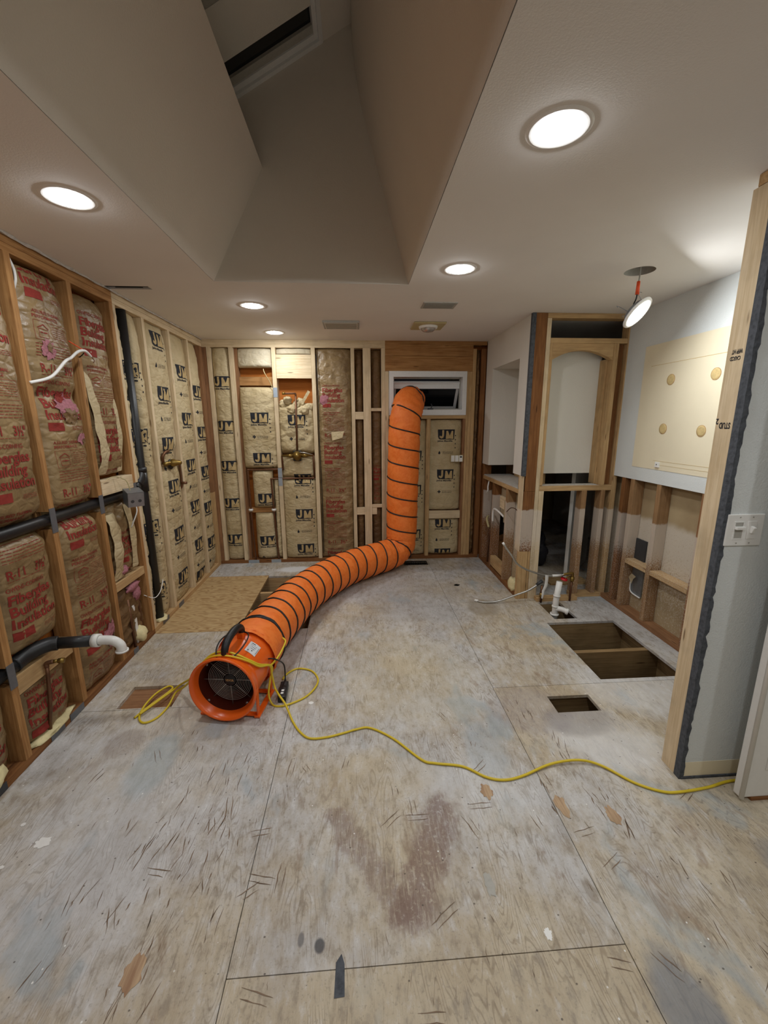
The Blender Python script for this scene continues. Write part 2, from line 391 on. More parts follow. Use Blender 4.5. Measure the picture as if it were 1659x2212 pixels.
def seg_dist(k, x, y, ax, ay, bx, by):
    """distance from (x,y) sockets to a segment, in metres"""
    dx, dy = bx-ax, by-ay; L2 = dx*dx+dy*dy
    px = k.math('SUBTRACT', x, ax); py = k.math('SUBTRACT', y, ay)
    t = k.math('DIVIDE', k.math('ADD', k.math('MULTIPLY', px, dx), k.math('MULTIPLY', py, dy)), L2, clamp=True)
    ex = k.math('SUBTRACT', px, k.math('MULTIPLY', t, dx)); ey = k.math('SUBTRACT', py, k.math('MULTIPLY', t, dy))
    return k.math('SQRT', k.math('ADD', k.math('MULTIPLY', ex, ex), k.math('MULTIPLY', ey, ey)))
def mk_floor(name, tanbias=0.0):
    k = NT(name); P = k.world(); s = k.sep(P); x, y = s[0], s[1]
    wob = k.noise(P, 3.0, 4, 0.6)
    big = k.noise(P, 1.15, 5, 0.62); med = k.noise(k.world((1.0, 0.55, 1)), 4.5, 5, 0.65)
    # whitewashed grey plywood over tan veneer
    mot = k.noise(k.world((1.0, 0.45, 1)), 26, 6, 0.7); mot2 = k.noise(P, 90, 4, 0.7)
    grey = k.mix(k.mask(med, 0.3, 0.75), lin((196, 195, 193)), lin((172, 169, 166)))
    tan = k.mix(k.mask(med, 0.25, 0.7), lin((198, 187, 165)), lin((176, 161, 136)))
    front = k.mask(y, 1.5, 0.6)
    tf = k.math('ADD', k.math('ADD', big, k.math('MULTIPLY', k.math('SUBTRACT', mot, 0.5), 0.35)), k.math('ADD', k.math('MULTIPLY', front, 0.06), tanbias))
    col = k.mix(k.mask(tf, 0.38, 0.64), grey, tan)
    col = k.mix(k.math('MULTIPLY', k.mask(mot, 0.48, 0.68), 0.6), col, lin((136, 127, 116)))
    col = k.mix(k.math('MULTIPLY', k.mask(mot, 0.47, 0.28), 0.45), col, lin((222, 221, 218)))
    col = k.mix(k.math('MULTIPLY', k.mask(mot2, 0.54, 0.70), 0.45), col, lin((120, 110, 98)))
    # cathedral plywood grain
    gv = k.world((1.0, 0.16, 1.0))
    gd = k.noise(gv, 4.6, 3, 0.5)
    rings = k.math('SINE', k.math('MULTIPLY', gd, 330.0))
    gmask = k.math('MULTIPLY', k.mask(rings, 0.45, 0.98), k.mask(k.noise(P, 5, 4), 0.42, 0.6))
    col = k.mix(k.math('MULTIPLY', gmask, 0.42), col, lin((120, 104, 84)))
    fine = k.noise(k.world((70, 2.4, 1)), 2.2, 6, 0.7)
    col = k.mix(k.math('MULTIPLY', k.math('MULTIPLY', k.mask(fine, 0.56, 0.70), k.mask(k.noise(P, 2.4, 3), 0.38, 0.6)), 0.75), col, lin((104, 92, 80)))
    # blue-grey latex residue
    bl = k.mask(k.noise(k.world((1, 0.7, 1)), 2.3, 4, 0.6, 0.4), 0.56, 0.66)
    col = k.mix(k.math('MULTIPLY', bl, 0.55), col, lin((150, 164, 172)))
    # brownish worn bits
    br = k.mask(k.noise(k.world((2.2, 0.8, 1)), 3.1, 5, 0.7, 0.8), 0.58, 0.70)
    col = k.mix(k.math('MULTIPLY', br, 0.5), col, lin((132, 108, 84)))
    # soft whitened patches, some near the partition and by the back wall
    for (cx, cy, sx, sy, a) in ((1.25, 1.75, 0.30, 0.28, 0.55), (-0.68, 4.42, 0.24, 0.10, 0.9), (1.7, 2.1, 0.4, 0.3, 0.4), (0.55, 1.5, 0.35, 0.2, 0.25), (-1.0, 1.7, 0.5, 0.8, 0.22)):
        ux = k.math('DIVIDE', k.math('SUBTRACT', x, cx), sx); uy = k.math('DIVIDE', k.math('SUBTRACT', y, cy), sy)
        d = k.math('ADD', k.math('MULTIPLY', ux, ux), k.math('MULTIPLY', uy, uy))
        d = k.math('ADD', d, k.math('MULTIPLY', k.math('SUBTRACT', wob, 0.5), 2.2))
        col = k.mix(k.math('MULTIPLY', k.mask(d, 1.1, 0.2), a), col, lin((218, 220, 222)))
    # tinted and darker patches
    for (cx, cy, sx, sy, a, c) in ((1.08, 3.32, 0.16, 0.20, 0.6, (140, 128, 108)), (0.95, 2.0, 0.28, 0.22, 0.35, (140, 134, 140)), (1.2, 1.9, 0.22, 0.14, 0.45, (120, 112, 108)),
                                    (-1.0, 1.75, 0.12, 0.22, 0.45, (150, 168, 176)), (0.62, 1.72, 0.12, 0.2, 0.4, (156, 166, 172)), (0.9, 0.72, 0.10, 0.22, 0.7, (116, 122, 130)),
                                    (1.55, 1.0, 0.1, 0.25, 0.5, (126, 130, 138)), (-1.2, 1.9, 0.1, 0.1, 0.5, (150, 138, 128)), (0.3, 2.4, 0.5, 0.6, 0.25, (196, 184, 152)), (0.5, 3.6, 0.6, 0.6, 0.35, (150, 148, 148)),
                                    (-0.143, 0.985, 0.018, 0.022, 0.85, (70, 70, 74)), (-0.203, 1.005, 0.011, 0.022, 0.7, (96, 96, 98)), (0.08, 1.62, 0.3, 0.16, 0.25, (190, 176, 146))):
        ux = k.math('DIVIDE', k.math('SUBTRACT', x, cx), sx); uy = k.math('DIVIDE', k.math('SUBTRACT', y, cy), sy)
        d = k.math('ADD', k.math('MULTIPLY', ux, ux), k.math('MULTIPLY', uy, uy))
        d = k.math('ADD', d, k.math('MULTIPLY', k.math('SUBTRACT', wob, 0.5), 1.6))
        col = k.mix(k.math('MULTIPLY', k.mask(d, 1.1, 0.35), a), col, lin(c))
    # the brown V-shaped glue stain
    d1 = seg_dist(k, x, y, -0.12, 1.42, 0.12, 1.06); d2 = seg_dist(k, x, y, 0.15, 1.05, 0.34, 1.42)
    speck = k.noise(P, 55, 4, 0.7); med2 = k.noise(P, 9, 4, 0.65)
    streak = k.noise(k.world((46, 5, 1)), 2.0, 5, 0.65)
    for d, w, a in ((d1, 0.07, 0.5), (d2, 0.095, 0.72)):
        dd = k.math('ADD', d, k.math('MULTIPLY', k.math('SUBTRACT', k.math('ADD', k.math('MULTIPLY', med2, 0.6), k.math('MULTIPLY', wob, 0.4)), 0.5), 0.24))
        f = k.math('MULTIPLY', k.mask(dd, w, w*0.35), k.math('MULTIPLY', k.mask(streak, 0.28, 0.52), k.mask(speck, 0.28, 0.5)))
        col = k.mix(k.math('MULTIPLY', f, a), col, lin((122, 98, 88)))
    # paint flecks
    fl1 = k.voro(P, 26); sel = k.noise(P, 7, 2)
    col = k.mix(k.math('MULTIPLY', k.mask(fl1, 0.10, 0.05), k.mask(sel, 0.52, 0.6)), col, lin((230, 230, 226)))
    fl2 = k.voro(k.world((1.0, 1.3, 1)), 17)
    col = k.mix(k.math('MULTIPLY', k.mask(fl2, 0.075, 0.04), 0.75), col, lin((74, 66, 60)))
    k.out(col, 0.62, spec=0.3)
    h = k.math('ADD', k.math('MULTIPLY', rings, 0.12), k.math('ADD', fine, med2))
    k.bump(h, 0.22, 0.004); return k.m
M['floor'] = mk_floor('subfloor_whitewashed'); M['floor2'] = mk_floor('subfloor_tan', 0.09)
def mk_newply():
    k = NT('plywood_new'); d = k.noise(k.world((0.25, 1.6, 1)), 5.0, 3, 0.55); r = k.math('SINE', k.math('MULTIPLY', d, 120))
    col = k.mix(k.mask(r, -0.2, 1.0), lin((196, 168, 122)), lin((158, 124, 80)))
    col = k.mix(k.math('MULTIPLY', k.noise(k.world(), 3, 4), 0.3), col, lin((140, 116, 84)))
    k.out(col, 0.6, spec=0.3); return k.m
M['newply'] = mk_newply()
# ------------------------------------------------------------------ the room shell
H = 2.44; XL = -1.583; YB = 4.667; XW = 1.44; YA = 3.46; XR = 2.24; YP = 1.495
def piece(name, parent, mat, x0, x1, y0, y1, z0, z1, c=0.0015):
    m = MB()
    if c: m.cbox(x0, x1, y0, y1, z0, z1, c)
    else: m.box(x0, x1, y0, y1, z0, z1)
    return m.obj(name, mat, parent)

# floor: plywood sheets on joists
floor = struct(empty('floor', (0.3, 1.8, 0)))
PITR = (1.512, 2.07, 2.235, 2.99); PITS = (1.606, 1.80, 3.05, 3.37); PITL = (-0.955, -0.412, 3.045, 4.222)
VENTR = (1.10, 1.352, 1.958, 2.098); REGB = (0.52, 0.79, 4.455, 4.578); PATCH = (-1.395, -1.09, 2.165, 2.37)
HOLES = [PITR, PITS, PITL, VENTR, REGB, PATCH]
g = 0.0014
SHEETS = [(-1.70, -0.41, -1.7, -0.29, 'floor'), (-1.70, -0.41, -0.29, 2.155, 'floor'), (-1.70, -0.41, 2.155, 3.045, 'floor'), (-1.70, -0.955, 3.045, 4.25, 'newply'),
          (-1.70, -0.41, 4.25, 4.80, 'floor'), (-0.955, -0.41, 3.045, 4.25, 'floor'), (-0.41, 0.808, -1.7, 0.924, 'floor2'), (-0.41, 0.808, 0.924, 3.362, 'floor'), (-0.41, 0.808, 3.362, 4.80, 'floor'),
          (0.808, 2.03, -1.7, -0.24, 'floor2'), (0.808, 2.03, -0.24, 2.2, 'floor2'), (0.808, 2.45, 2.2, 3.42, 'floor'), (0.808, 2.45, 3.42, 4.80, 'floor'), (2.03, 3.3, -1.7, 2.2, 'floor'), (1.50, 3.3, 4.80, 6.6, 'floor'), (2.45, 3.3, 2.2, 4.80, 'floor')]
for (x0, x1, y0, y1, mt) in SHEETS:
    hs = [h for h in HOLES if h[0] < x1 and h[1] > x0 and h[2] < y1 and h[3] > y0]
    MB().slab(x0+g, x1-g, y0+g, y1-g, -0.019, 0.0, hs).obj('plywood_sheet', M[mt], floor)
# recessed reddish patch with its rim
piece('patch_board', floor, W('red', 'x'), PATCH[0]-0.02, PATCH[1]+0.02, PATCH[2]-0.02, PATCH[3]+0.02, -0.030, -0.0195)
# joists in the open pits
for (x0, x1, y0, y1, top) in ((1.30, 2.45, 2.992, 3.03, -0.019), (1.30, 2.45, 2.575, 2.613, -0.022), (1.30, 2.45, 2.19, 2.233, -0.019), (1.30, 2.45, 3.372, 3.41, -0.019),
                              (-1.6, -0.1, 3.82, 3.858, -0.022), (-1.6, -0.1, 4.224, 4.262, -0.019), (-1.6, -0.1, 3.005, 3.043, -0.019), (-1.6, -0.1, 3.42, 3.458, -0.022),
                              (1.0, 1.5, 1.90, 1.938, -0.019), (1.0, 1.5, 2.12, 2.158, -0.019)):
    piece('joist', floor, W('joist' if x0 > 0 else 'mid', 'x'), x0, x1, y0, y1, top-0.235, top)
piece('joist', floor, W('joist', 'y'), 2.16, 2.198, 2.24, 2.99, -0.255, -0.02)
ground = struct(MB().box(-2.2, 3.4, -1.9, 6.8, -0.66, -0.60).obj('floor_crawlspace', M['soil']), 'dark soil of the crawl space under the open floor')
# gouges and staple-strip marks scored in the plywood: one part nobody could count
def gouges():
    rnd = random.Random(3); m = MB()
    def strip(cx, cy, ang, L, w):
        n = max(3, int(L/0.02)); d = Vector((math.cos(ang), math.sin(ang), 0)); p = Vector((-d.y, d.x, 0)); A = []; B = []
        for i in range(n+1):
            t = (i/n-0.5)*L; ww = w*(0.35+0.65*rnd.random())*(1-abs(2*i/n-1)**3*0.8)
            c = Vector((cx, cy, 0.0009))+d*t+p*rnd.uniform(-0.002, 0.002)
            A.append(c+p*ww/2); B.append(c-p*ww/2)
        m.add(A+B, [(i, i+1, n+2+i, n+1+i) for i in range(n)])
    def ok(x, y):
        return not any(h[0]-0.06 < x < h[1]+0.06 and h[2]-0.06 < y < h[3]+0.06 for h in HOLES) and not (x > 1.35 and y > 1.42 and y < 1.7)
    for _ in range(46):      # paired strips
        x, y = rnd.uniform(-1.4, 1.9), rnd.uniform(0.72, 2.0)
        if not ok(x, y): continue
        a = rnd.choice([1.57, 1.4, 1.75, 0.1, -0.15, 2.1, 0.6])+rnd.uniform(-0.12, 0.12); L = rnd.uniform(0.04, 0.12)
        off = Vector((-math.sin(a), math.cos(a)))*0.011
        strip(x+off.x, y+off.y, a, L, 0.0045); strip(x-off.x, y-off.y, a, L*rnd.uniform(0.6, 1), 0.004)
    for _ in range(230):     # fine splinters along the grain
        x, y = rnd.uniform(-1.45, 2.0), rnd.uniform(0.7, 3.0)
        if ok(x, y): strip(x, y, 1.57+rnd.uniform(-0.25, 0.25), rnd.uniform(0.012, 0.05), rnd.uniform(0.0012, 0.003))
    for (cx, cy, s, n) in ((-0.68, 0.93, 0.06, 12), (1.02, 1.36, 0.06, 12), (0.83, 1.44, 0.05, 10), (0.99, 1.72, 0.05, 12), (-0.75, 1.35, 0.2, 34), (-0.62, 1.18, 0.15, 26), (0.9, 1.95, 0.06, 10), (1.25, 1.0, 0.12, 12), (-0.98, 1.2, 0.1, 14), (-0.55, 1.62, 0.14, 18)):
        for _ in range(n):
            strip(cx+rnd.gauss(0, s*0.5), cy+rnd.gauss(0, s), 1.5+rnd.uniform(-0.3, 0.3), rnd.uniform(0.02, 0.09), rnd.uniform(0.002, 0.006))
    o = m.obj('gouge_marks', M['gouge'], floor, fix=False); o['kind'] = 'stuff'; return o
M['gouge'] = plain('gouged_veneer', (134, 114, 96), 0.9, spec=0.1, var=0.5, scale=18)
M['chip'] = wood('chipped_veneer', (150, 118, 92), (190, 164, 132), 'y')
gouges()
def blotch(name, cx, cy, rx, ry, mat, seed, z=0.0012, n=26, jag=0.35):
    rnd = random.Random(seed); V = []
    for i in range(n):
        a = 2*math.pi*i/n; r = 1-jag*rnd.random()
        V.append((cx+math.cos(a)*rx*r, cy+math.sin(a)*ry*r, z))
    return mobj(name, V, [tuple(range(n))], mat, floor)
for i, (x, y, rx, ry) in enumerate(((-0.69, 0.955, 0.035, 0.06), (0.545, 1.49, 0.03, 0.045), (0.84, 1.40, 0.03, 0.06), (1.03, 1.34, 0.03, 0.05), (-0.80, 0.80, 0.03, 0.06))):
    blotch('veneer_chip', x, y, rx, ry, M['chip'], i)
for i, (x, y, rx, ry) in enumerate(((-1.245, 1.387, 0.035, 0.028), (0.44, 1.12, 0.018, 0.05), (0.58, 0.965, 0.015, 0.02), (-1.33, 1.3, 0.012, 0.008), (-1.38, 1.47, 0.012, 0.01), (-0.29, 2.14, 0.018, 0.015))):
    blotch('paint_splash', x, y, rx, ry, M['white'] if i != 1 else M['vent'], 20+i)
mobj('dark_tape_strip', [(-0.092, 0.86, 0.0012), (-0.062, 0.862, 0.0012), (-0.064, 0.935, 0.0012), (-0.074, 0.96, 0.0012), (-0.090, 0.94, 0.0012)], [(0, 1, 2, 3, 4)], M['greymortar'], floor)
blotch('painted_hole', 0.975, 3.83, 0.035, 0.03, M['void'], 41, jag=0.4)  # flat near-black patch, the shade inside a small hole put into colour

# ceiling with skylight well, torn slot and open can-light hole
SK = (-0.853, 0.348, 0.347, 2.836); SLOT = (-1.585, -1.30, 2.955, 3.02); CANX, CANY, CANR = 1.654, 2.531, 0.081
CH = (CANX-0.12, CANX+0.12, CANY-0.12, CANY+0.12)
cm_ = MB().slab(-1.70, 3.3, -1.7, 6.6, H, H+0.014, [SK, SLOT, CH])
n = 32; V = []; Fq = []
sq = []
for i in range(n):
    a = 2*math.pi*i/n; c, s_ = math.cos(a), math.sin(a); q = 0.12/max(abs(c), abs(s_))
    sq.append((CANX+c*q, CANY+s_*q, H)); V.append((CANX+c*CANR, CANY+s_*CANR, H))
cm_.add(sq+V, [(i, (i+1) % n, n+(i+1) % n, n+i) for i in range(n)])
ceiling = struct(cm_.obj('ceiling', M['ceiling']), 'painted drywall ceiling')
can = MB().lathe([(0, CANR), (0.12, CANR), (0.12, 0.001)], (CANX, CANY, H), (0, 0, 1), 32).obj('can_housing', M['vent'], ceiling, True)
for (x0, x1, y0, y1) in ((-1.585, -1.31, 2.972, 2.978), (-1.52, -1.35, 2.998, 3.004)):
    piece('slot_lath', ceiling, M['darkmetal'], x0, x1, y0, y1, H+0.004, H+0.010, 0)
piece('slot_backing', ceiling, W('brown', 'x'), -1.6, -1.28, 2.94, 3.04, H+0.06, H+0.08, 0)
# ragged drywall strip along the left wall top
rnd = random.Random(5); V = []; n = 70
for i in range(n+1):
    y = 1.2+i*(4.66-1.2)/n; V.append((XL-0.005, y, H-0.001)); V.append((XL+0.012+rnd.random()*0.018, y, H-0.001)); V.append((XL+0.010+rnd.random()*0.01, y, H-0.008-rnd.random()*0.006))
mobj('torn_edge', V, [f for i in range(n) for f in ((3*i, 3*i+1, 3*i+4, 3*i+3), (3*i+1, 3*i+2, 3*i+5, 3*i+4), (3*i, 3*i+3, 3*i+5, 3*i+2))], M['concrete_white'], ceiling)

# skylight well
prof_l = [(-0.85, 2.4395), (-0.518, 3.052)]; prof_l2 = [(-0.518, 3.052), (-0.76, 3.318)]
prof_r = [(0.345, 2.4395), (0.232, 2.81), (0.140, 3.11), (0.062, 3.38), (0.025, 3.58), (0.013, 3.765)]
Y0, Y1 = SK[2]+0.003, SK[3]-0.003
def extr(prof, name, smooth=False, par=None):
    n = len(prof); V = [(x, Y0, z) for x, z in prof]+[(x, Y1, z) for x, z in prof]
    return mobj(name, V, [(i, i+1, n+i+1, n+i) for i in range(n-1)], M['shaft'], par, smooth)
well = struct(empty('trim_1', (-0.25, 1.6, 2.44)), 'flared drywall skylight well')
extr(prof_l, 'flare_board', False, well); extr(prof_l2, 'shaft_board', False, well); extr(prof_r, 'curved_board', True, well)
loop = prof_l+[prof_l2[1]]+prof_r[::-1]
mobj('end_board', [(x, Y1, z) for x, z in loop], [tuple(range(len(loop)))], M['shaft'], well)
mobj('end_board', [(x, Y0, z) for x, z in loop], [tuple(range(len(loop)))], M['shaft'], well)
# skylight on the roof slope z = 3.757 + .578 x
def roof(x, y, off=0.0):
    nx, nz = -0.5, 0.866
    return Vector((x+nx*off, y, 3.757+0.578*x+nz*off))
def roofslab(name, x0, x1, y0, y1, o0, o1, mat, parent):
    V = [roof(x, y, o) for o in (o0, o1) for y in (y0, y1) for x in (x0, x1)]
    m = MB().add(V, [(0, 2, 3, 1), (4, 5, 7, 6), (0, 1, 5, 4), (2, 6, 7, 3), (0, 4, 6, 2), (1, 3, 7, 5)])
    return m.obj(name, mat, parent)
sky = struct(empty('window_2', (-0.45, 1.9, 3.4)), 'roof skylight with white frame and half drawn blind, dark night glass')
roofslab('roof_board', -0.146, 0.05, Y0, Y1, 0.0, 0.012, M['shaft'], sky)
roofslab('frame', -0.80, -0.146, 2.806, Y1, -0.006, 0.05, M['vinyl'], sky)
roofslab('frame', -0.166, -0.146, Y0, 2.806, -0.006, 0.05, M['vinyl'], sky)
roofslab('inner_frame', -0.80, -0.166, 2.770, 2.806, 0.008, 0.05, M['vinyl'], sky)
roofslab('inner_frame', -0.186, -0.166, Y0, 2.770, 0.008, 0.05, M['vinyl'], sky)
roofslab('sash', -0.80, -0.186, 2.722, 2.770, 0.016, 0.05, M['vent'], sky)
roofslab('pane', -0.80, -0.186, Y0, 2.722, 0.030, 0.05, M['glass'], sky)
roofslab('blind', -0.80, -0.188, 2.325, 2.603, 0.004, 0.012, M['wallwarm'], sky)
roofslab('blind_housing', -0.80, -0.188, Y0, 2.323, 0.004, 0.029, M['vent'], sky)

# room behind and beside the camera
struct(MB().box(-1.70, 3.3, -1.75, -1.70, 0.0, H).obj('wall_front', M['wallwarm']), 'plain painted wall behind the viewpoint')
struct(MB().box(3.25, 3.3, -1.70, 6.6, 0.0, H).obj('wall_far_right', M['wallwarm']), 'plain painted wall far right')
struct(MB().box(1.45, 3.3, 6.55, 6.6, 0.0, H).obj('wall_dark_room', M['gyp']), 'unlit drywall at the end of the dark room')

# ------------------------------------------------------------------ left wall
wl = struct(empty('wall_left', (XL-0.05, 2.0, 0)), 'open stud wall with insulation bays')
MB().box(-1.71, -1.695, -1.7, 4.80, 0, H).obj('sheathing', M['sheath'], wl)
LST = [-1.25, -0.84, -0.43, -0.02, 0.39, 0.80, 1.385, 1.79, 2.21, 2.63, 3.035]; LNEW = [3.45, 3.89, 4.29]
D = 0.09
studL = {}
def notched(parent, kind, y0, y1, xf, notches):      # stud let in for a pipe: open slots in its room-side edge
    return MB().slab(XL-D, xf, 0.038, 2.364, y0, y1, [(XL-0.070, XL+1, a, b) for a, b in notches], lambda a, b, c: (a, c, b)).obj('stud', W(kind, 'z'), parent)
for yc in LST:
    nt = []
    if yc > 0.5: nt.append((1.055, 1.150))
    if 0.5 < yc < 1.9: nt.append((0.425, 0.522))
    studL[yc] = notched(wl, 'old', yc-0.019, yc+0.019, XL, nt)
studL['sister'] = notched(wl, 'new', 3.056, 3.094, XL-0.004, [(1.072, 1.178)])
for yc in LNEW: studL[yc] = piece('stud', wl, W('new', 'z'), XL-D, XL, yc-0.019, yc+0.019, 0.038, 2.364)
piece('corner_post', wl, W('red', 'z'), XL-D, XL+0.004, 4.59, 4.665, 0.85, 2.364)
piece('corner_post', wl, W('mid', 'z'), XL-D, XL+0.004, 4.59, 4.665, 0.038, 0.848)
for a, b, k in ((-1.7, 3.055, 'old'), (3.057, YB, 'new')):
    piece('top_plate', wl, W(k, 'y'), XL-D, XL, a, b, 2.364, 2.401); piece('top_plate', wl, W(k, 'y'), XL-D, XL+0.001, a, b, 2.402, 2.44)
piece('bottom_plate', wl, W('brown', 'y'), XL-D, XL, -1.7, 3.055, 0, 0.038); piece('bottom_plate', wl, W('mid', 'y'), XL-D, XL, 3.056, YB, 0, 0.038)
def nplate(parent, x, y0, y1, z0, z1, mat='nailplate'):
    return piece('nail_plate', parent, M[mat], x-0.001, x+0.002, y0, y1, z0, z1, 0)
for yc, z0, z1 in ((2.21, 1.035, 1.165), (2.63, 1.045, 1.16), (3.035, 1.055, 1.18), (1.79, 0.41, 0.53)):
    nplate(studL[yc], XL, yc-0.02, yc+0.02, z0, z1)
lp = wl
for y0, y1 in ((1.36, 1.52), (1.53, 1.655), (1.93, 2.03), (2.075, 2.19), (2.74, 2.80), (3.19, 3.30), (3.50, 3.60)):
    nplate(lp, XL, y0, y1, 0.002, 0.04, 'darkmetal' if y0 < 1.6 else 'nailplate')
# blocking
piece('blocking', wl, W('new', 'y'), XL-D+0.02, XL+0.004, 2.652, 3.014, 1.150, 1.243)
piece('blocking', wl, W('mid', 'y'), XL-D, XL, 2.652, 3.014, 0.508, 0.565)
piece('blocking', wl, W('mid', 'y'), XL-D+0.02, XL-0.006, 1.811, 2.19, 0.355, 0.450)

# ------------------------------------------------------------------ back wall
wb = struct(empty('wall_back', (0, YB+0.05, 0)), 'open stud wall with window and insulation bays')
DB = 0.115
MB().slab(-1.70, 1.53, 0, H, YB+DB+0.005, YB+DB+0.02, [(0.40, 1.19, 1.70, 2.10)], lambda a, b, c: (a, c, b)).obj('sheathing', M['sheath'], wb)
def bst(x0, x1, z0=0.038, z1=2.364, k='new', dy=0.0, name='stud', dep=DB):
    return piece(name, wb, W(k, 'z'), x0, x1, YB-dy, YB+dep, z0, z1)
studB = {}
bst(-1.583, -1.541, k='red', dy=-0.004)
for n_, (a, b) in {'B': (-1.539, -1.500), 'C': (-1.315, -1.272), 'D': (-0.875, -0.833), 'E': (-0.463, -0.421), 'F': (-0.045, -0.006), 'H': (0.283, 0.323)}.items():
    if n_ == 'D':      # let in where the two copper lines cross
        studB[n_] = MB().slab(YB, YB+DB, 0.038, 2.364, a, b, [(YB-1, YB+0.034, 0.965, 1.104)], lambda p, q, c: (c, p, q)).obj('stud', W('new', 'z'), wb)
    else: studB[n_] = bst(a, b, k='new')
bst(-1.2715, -1.238, k='red', dy=-0.05)
bst(0.085, 0.168, k='new', dep=0.038)
bst(0.3245, 0.362, z1=2.130, k='new')
bst(1.2215, 1.246, z1=2.130, k='mid'); bst(1.2475, 1.281, z1=2.130, k='mid'); bst(1.2825, 1.320, k='mid'); bst(1.376, 1.428, k='brown')
bst(1.195, 1.2205, z1=1.625, k='red', dy=-0.004)
bst(0.787, 0.829, z1=1.625, k='mid')
for a, b, k in ((XL, 0.3235, 'new'), (0.3245, XW-0.01, 'old')):
    piece('top_plate', wb, W(k, 'x'), a, b, YB, YB+DB, 2.402 if k == 'old' else 2.364, 2.44)
for z0, z1 in ((2.132, 2.285), (2.287, 2.4015)):
    piece('header', wb, W('old', 'x'), 0.3245, 1.2815, YB, YB+DB, z0, z1)
piece('window_sill_board', wb, W('mid', 'x'), 0.363, 1.2205, YB-0.002, YB+DB, 1.627, 1.666)
piece('bottom_plate', wb, W('brown', 'x'), XL, XW-0.01, YB, YB+DB, 0, 0.038)
for x0, x1 in ((-1.27, -1.15), (-1.01, -0.90)):
    piece('nail_plate', wb, M['nailplate_new'], x0, x1, YB-0.002, YB+0.001, 0.001, 0.038, 0)
for (x0, x1, y0, z0, z1, k) in ((-0.005, 0.084, 0.0, 1.625, 1.705, 'new'), (0.169, 0.282, 0.002, 1.713, 1.745, 'new'), (0.169, 0.282, 0.002, 0.633, 0.668, 'new'), (-0.005, 0.084, 0.0, 0.552, 0.635, 'new'), (0.169, 0.225, 0.004, 0.552, 0.632, 'new'),
                                (0.83, 1.194, 0.0, 0.49, 0.58, 'new'), (-1.237, -0.876, 0.05, 0.59, 0.648, 'old'), (-1.237, -0.876, 0.055, 1.985, 2.075, 'old'), (-0.832, -0.464, 0.003, 2.055, 2.295, 'new')):
    piece('blocking', wb, W(k, 'x'), x0, x1, YB+y0, YB+y0+0.038, z0, z1)
for n_, zs in {'D': ((1.86, 1.96, 'nailplate_new'), (0.995, 1.10, 'nailplate_new'), (0.90, 0.99, 'nailplate_new'))}.items():
    for z0, z1, mt in zs:
        piece('nail_plate', studB[n_], M[mt], -0.876, -0.832, YB-0.002, YB+0.001, z0, z1, 0)

# window, awning sash swung out
win = struct(empty('window_1', (0.794, YB, 1.667)), 'white awning window standing open on a dark night')
wf = MB().slab(0.366, 1.2205, 1.667, 2.131, YB-0.012, YB+0.075, [(0.414, 1.173, 1.726, 2.072)], lambda a, b, c: (a, c, b)).obj('window_frame', M['vinyl'], win)
MB().slab(0.40, 1.187, 1.712, 2.086, YB+0.075, YB+0.10, [(0.428, 1.159, 1.74, 2.058)], lambda a, b, c: (a, c, b)).obj('window_stop', M['vent'], win)
def sash():
    R = Matrix.Translation((0.793, YB+0.085, 2.03)) @ Matrix.Rotation(math.radians(32), 4, 'X')
    w, h = 0.74, 0.335
    def bx(m, x0, x1, z0, z1, y0=-0.02, y1=0.02):
        t = MB().cbox(x0, x1, y0, y1, z0, z1, 0.004); m.add([R @ v for v in t.v], t.f)
    m = MB(); bx(m, -w/2, w/2, -0.055, 0.0); bx(m, -w/2, w/2, -h, -h+0.03); bx(m, -w/2, -w/2+0.03, -h+0.03, -0.055); bx(m, w/2-0.03, w/2, -h+0.03, -0.055)
    s = m.obj('sash', M['vinyl'], win)
    m = MB(); bx(m, -w/2+0.03, w/2-0.03, -h+0.03, -0.055, -0.006, 0.006); m.obj('pane', M['glass'], s)
    m = MB().tube([(0.83, YB+0.03, 1.735), (0.85, YB+0.035, 1.765), (0.835, YB+0.03, 1.79)], 0.006, 8).cbox(0.80, 0.86, YB+0.01, YB+0.05, 1.727, 1.742, 0.003)
    m.obj('crank_handle', M['darkmetal'], win)
    m = MB().box(0.42, 1.16, YB+0.08, YB+0.10, 1.955, 2.03); m.obj('operator_rail', M['vinyl'], win)
sash()

# ------------------------------------------------------------------ wing wall (runs towards the viewer) with niche
ww = struct(empty('wall_wing', (XW+0.05, 4.06, 0)), 'half stripped wing wall with a recessed niche')
YE = 3.50
MB().slab(YE-0.02, YB-0.004, 1.13, H, XW-0.004, XW+0.012, [(3.72, 4.45, 1.06, 2.131)], lambda a, b, c: (c, a, b)).obj('drywall_sheet', M['wallwarm'], ww)
nd = 0.30
MB().box(XW+0.012, XW+nd, 4.45, 4.462, 1.13, 2.131).obj('niche_side', M['wallwarm'], ww)
MB().box(XW+0.012, XW+nd, 3.708, 3.72, 1.13, 2.131).obj('niche_side', M['wallwarm'], ww)
MB().box(XW+nd, XW+nd+0.012, 3.708, 4.462, 1.13, 2.143).obj('niche_back', M['wallwarm'], ww)
MB().box(XW+0.012, XW+nd, 3.708, 4.462, 2.131, 2.143).obj('niche_top', M['wallwarm'], ww)
piece('shelf_board', ww, M['concrete_white'], XW+0.002, XW+nd, 3.60, 4.60, 1.001, 1.013)
piece('sill_rail', ww, W('mid', 'y'), XW, XW+0.04, YE+0.04, 4.62, 0.962, 1.0005)
piece('niche_cleat', ww, W('mid', 'z'), XW+nd-0.02, XW+nd+0.02, 3.75, 4.42, 1.014, 1.128)
piece('niche_cleat', ww, W('mid', 'z'), XW+0.005, XW+0.05, 3.56, 3.60, 1.014, 1.128)
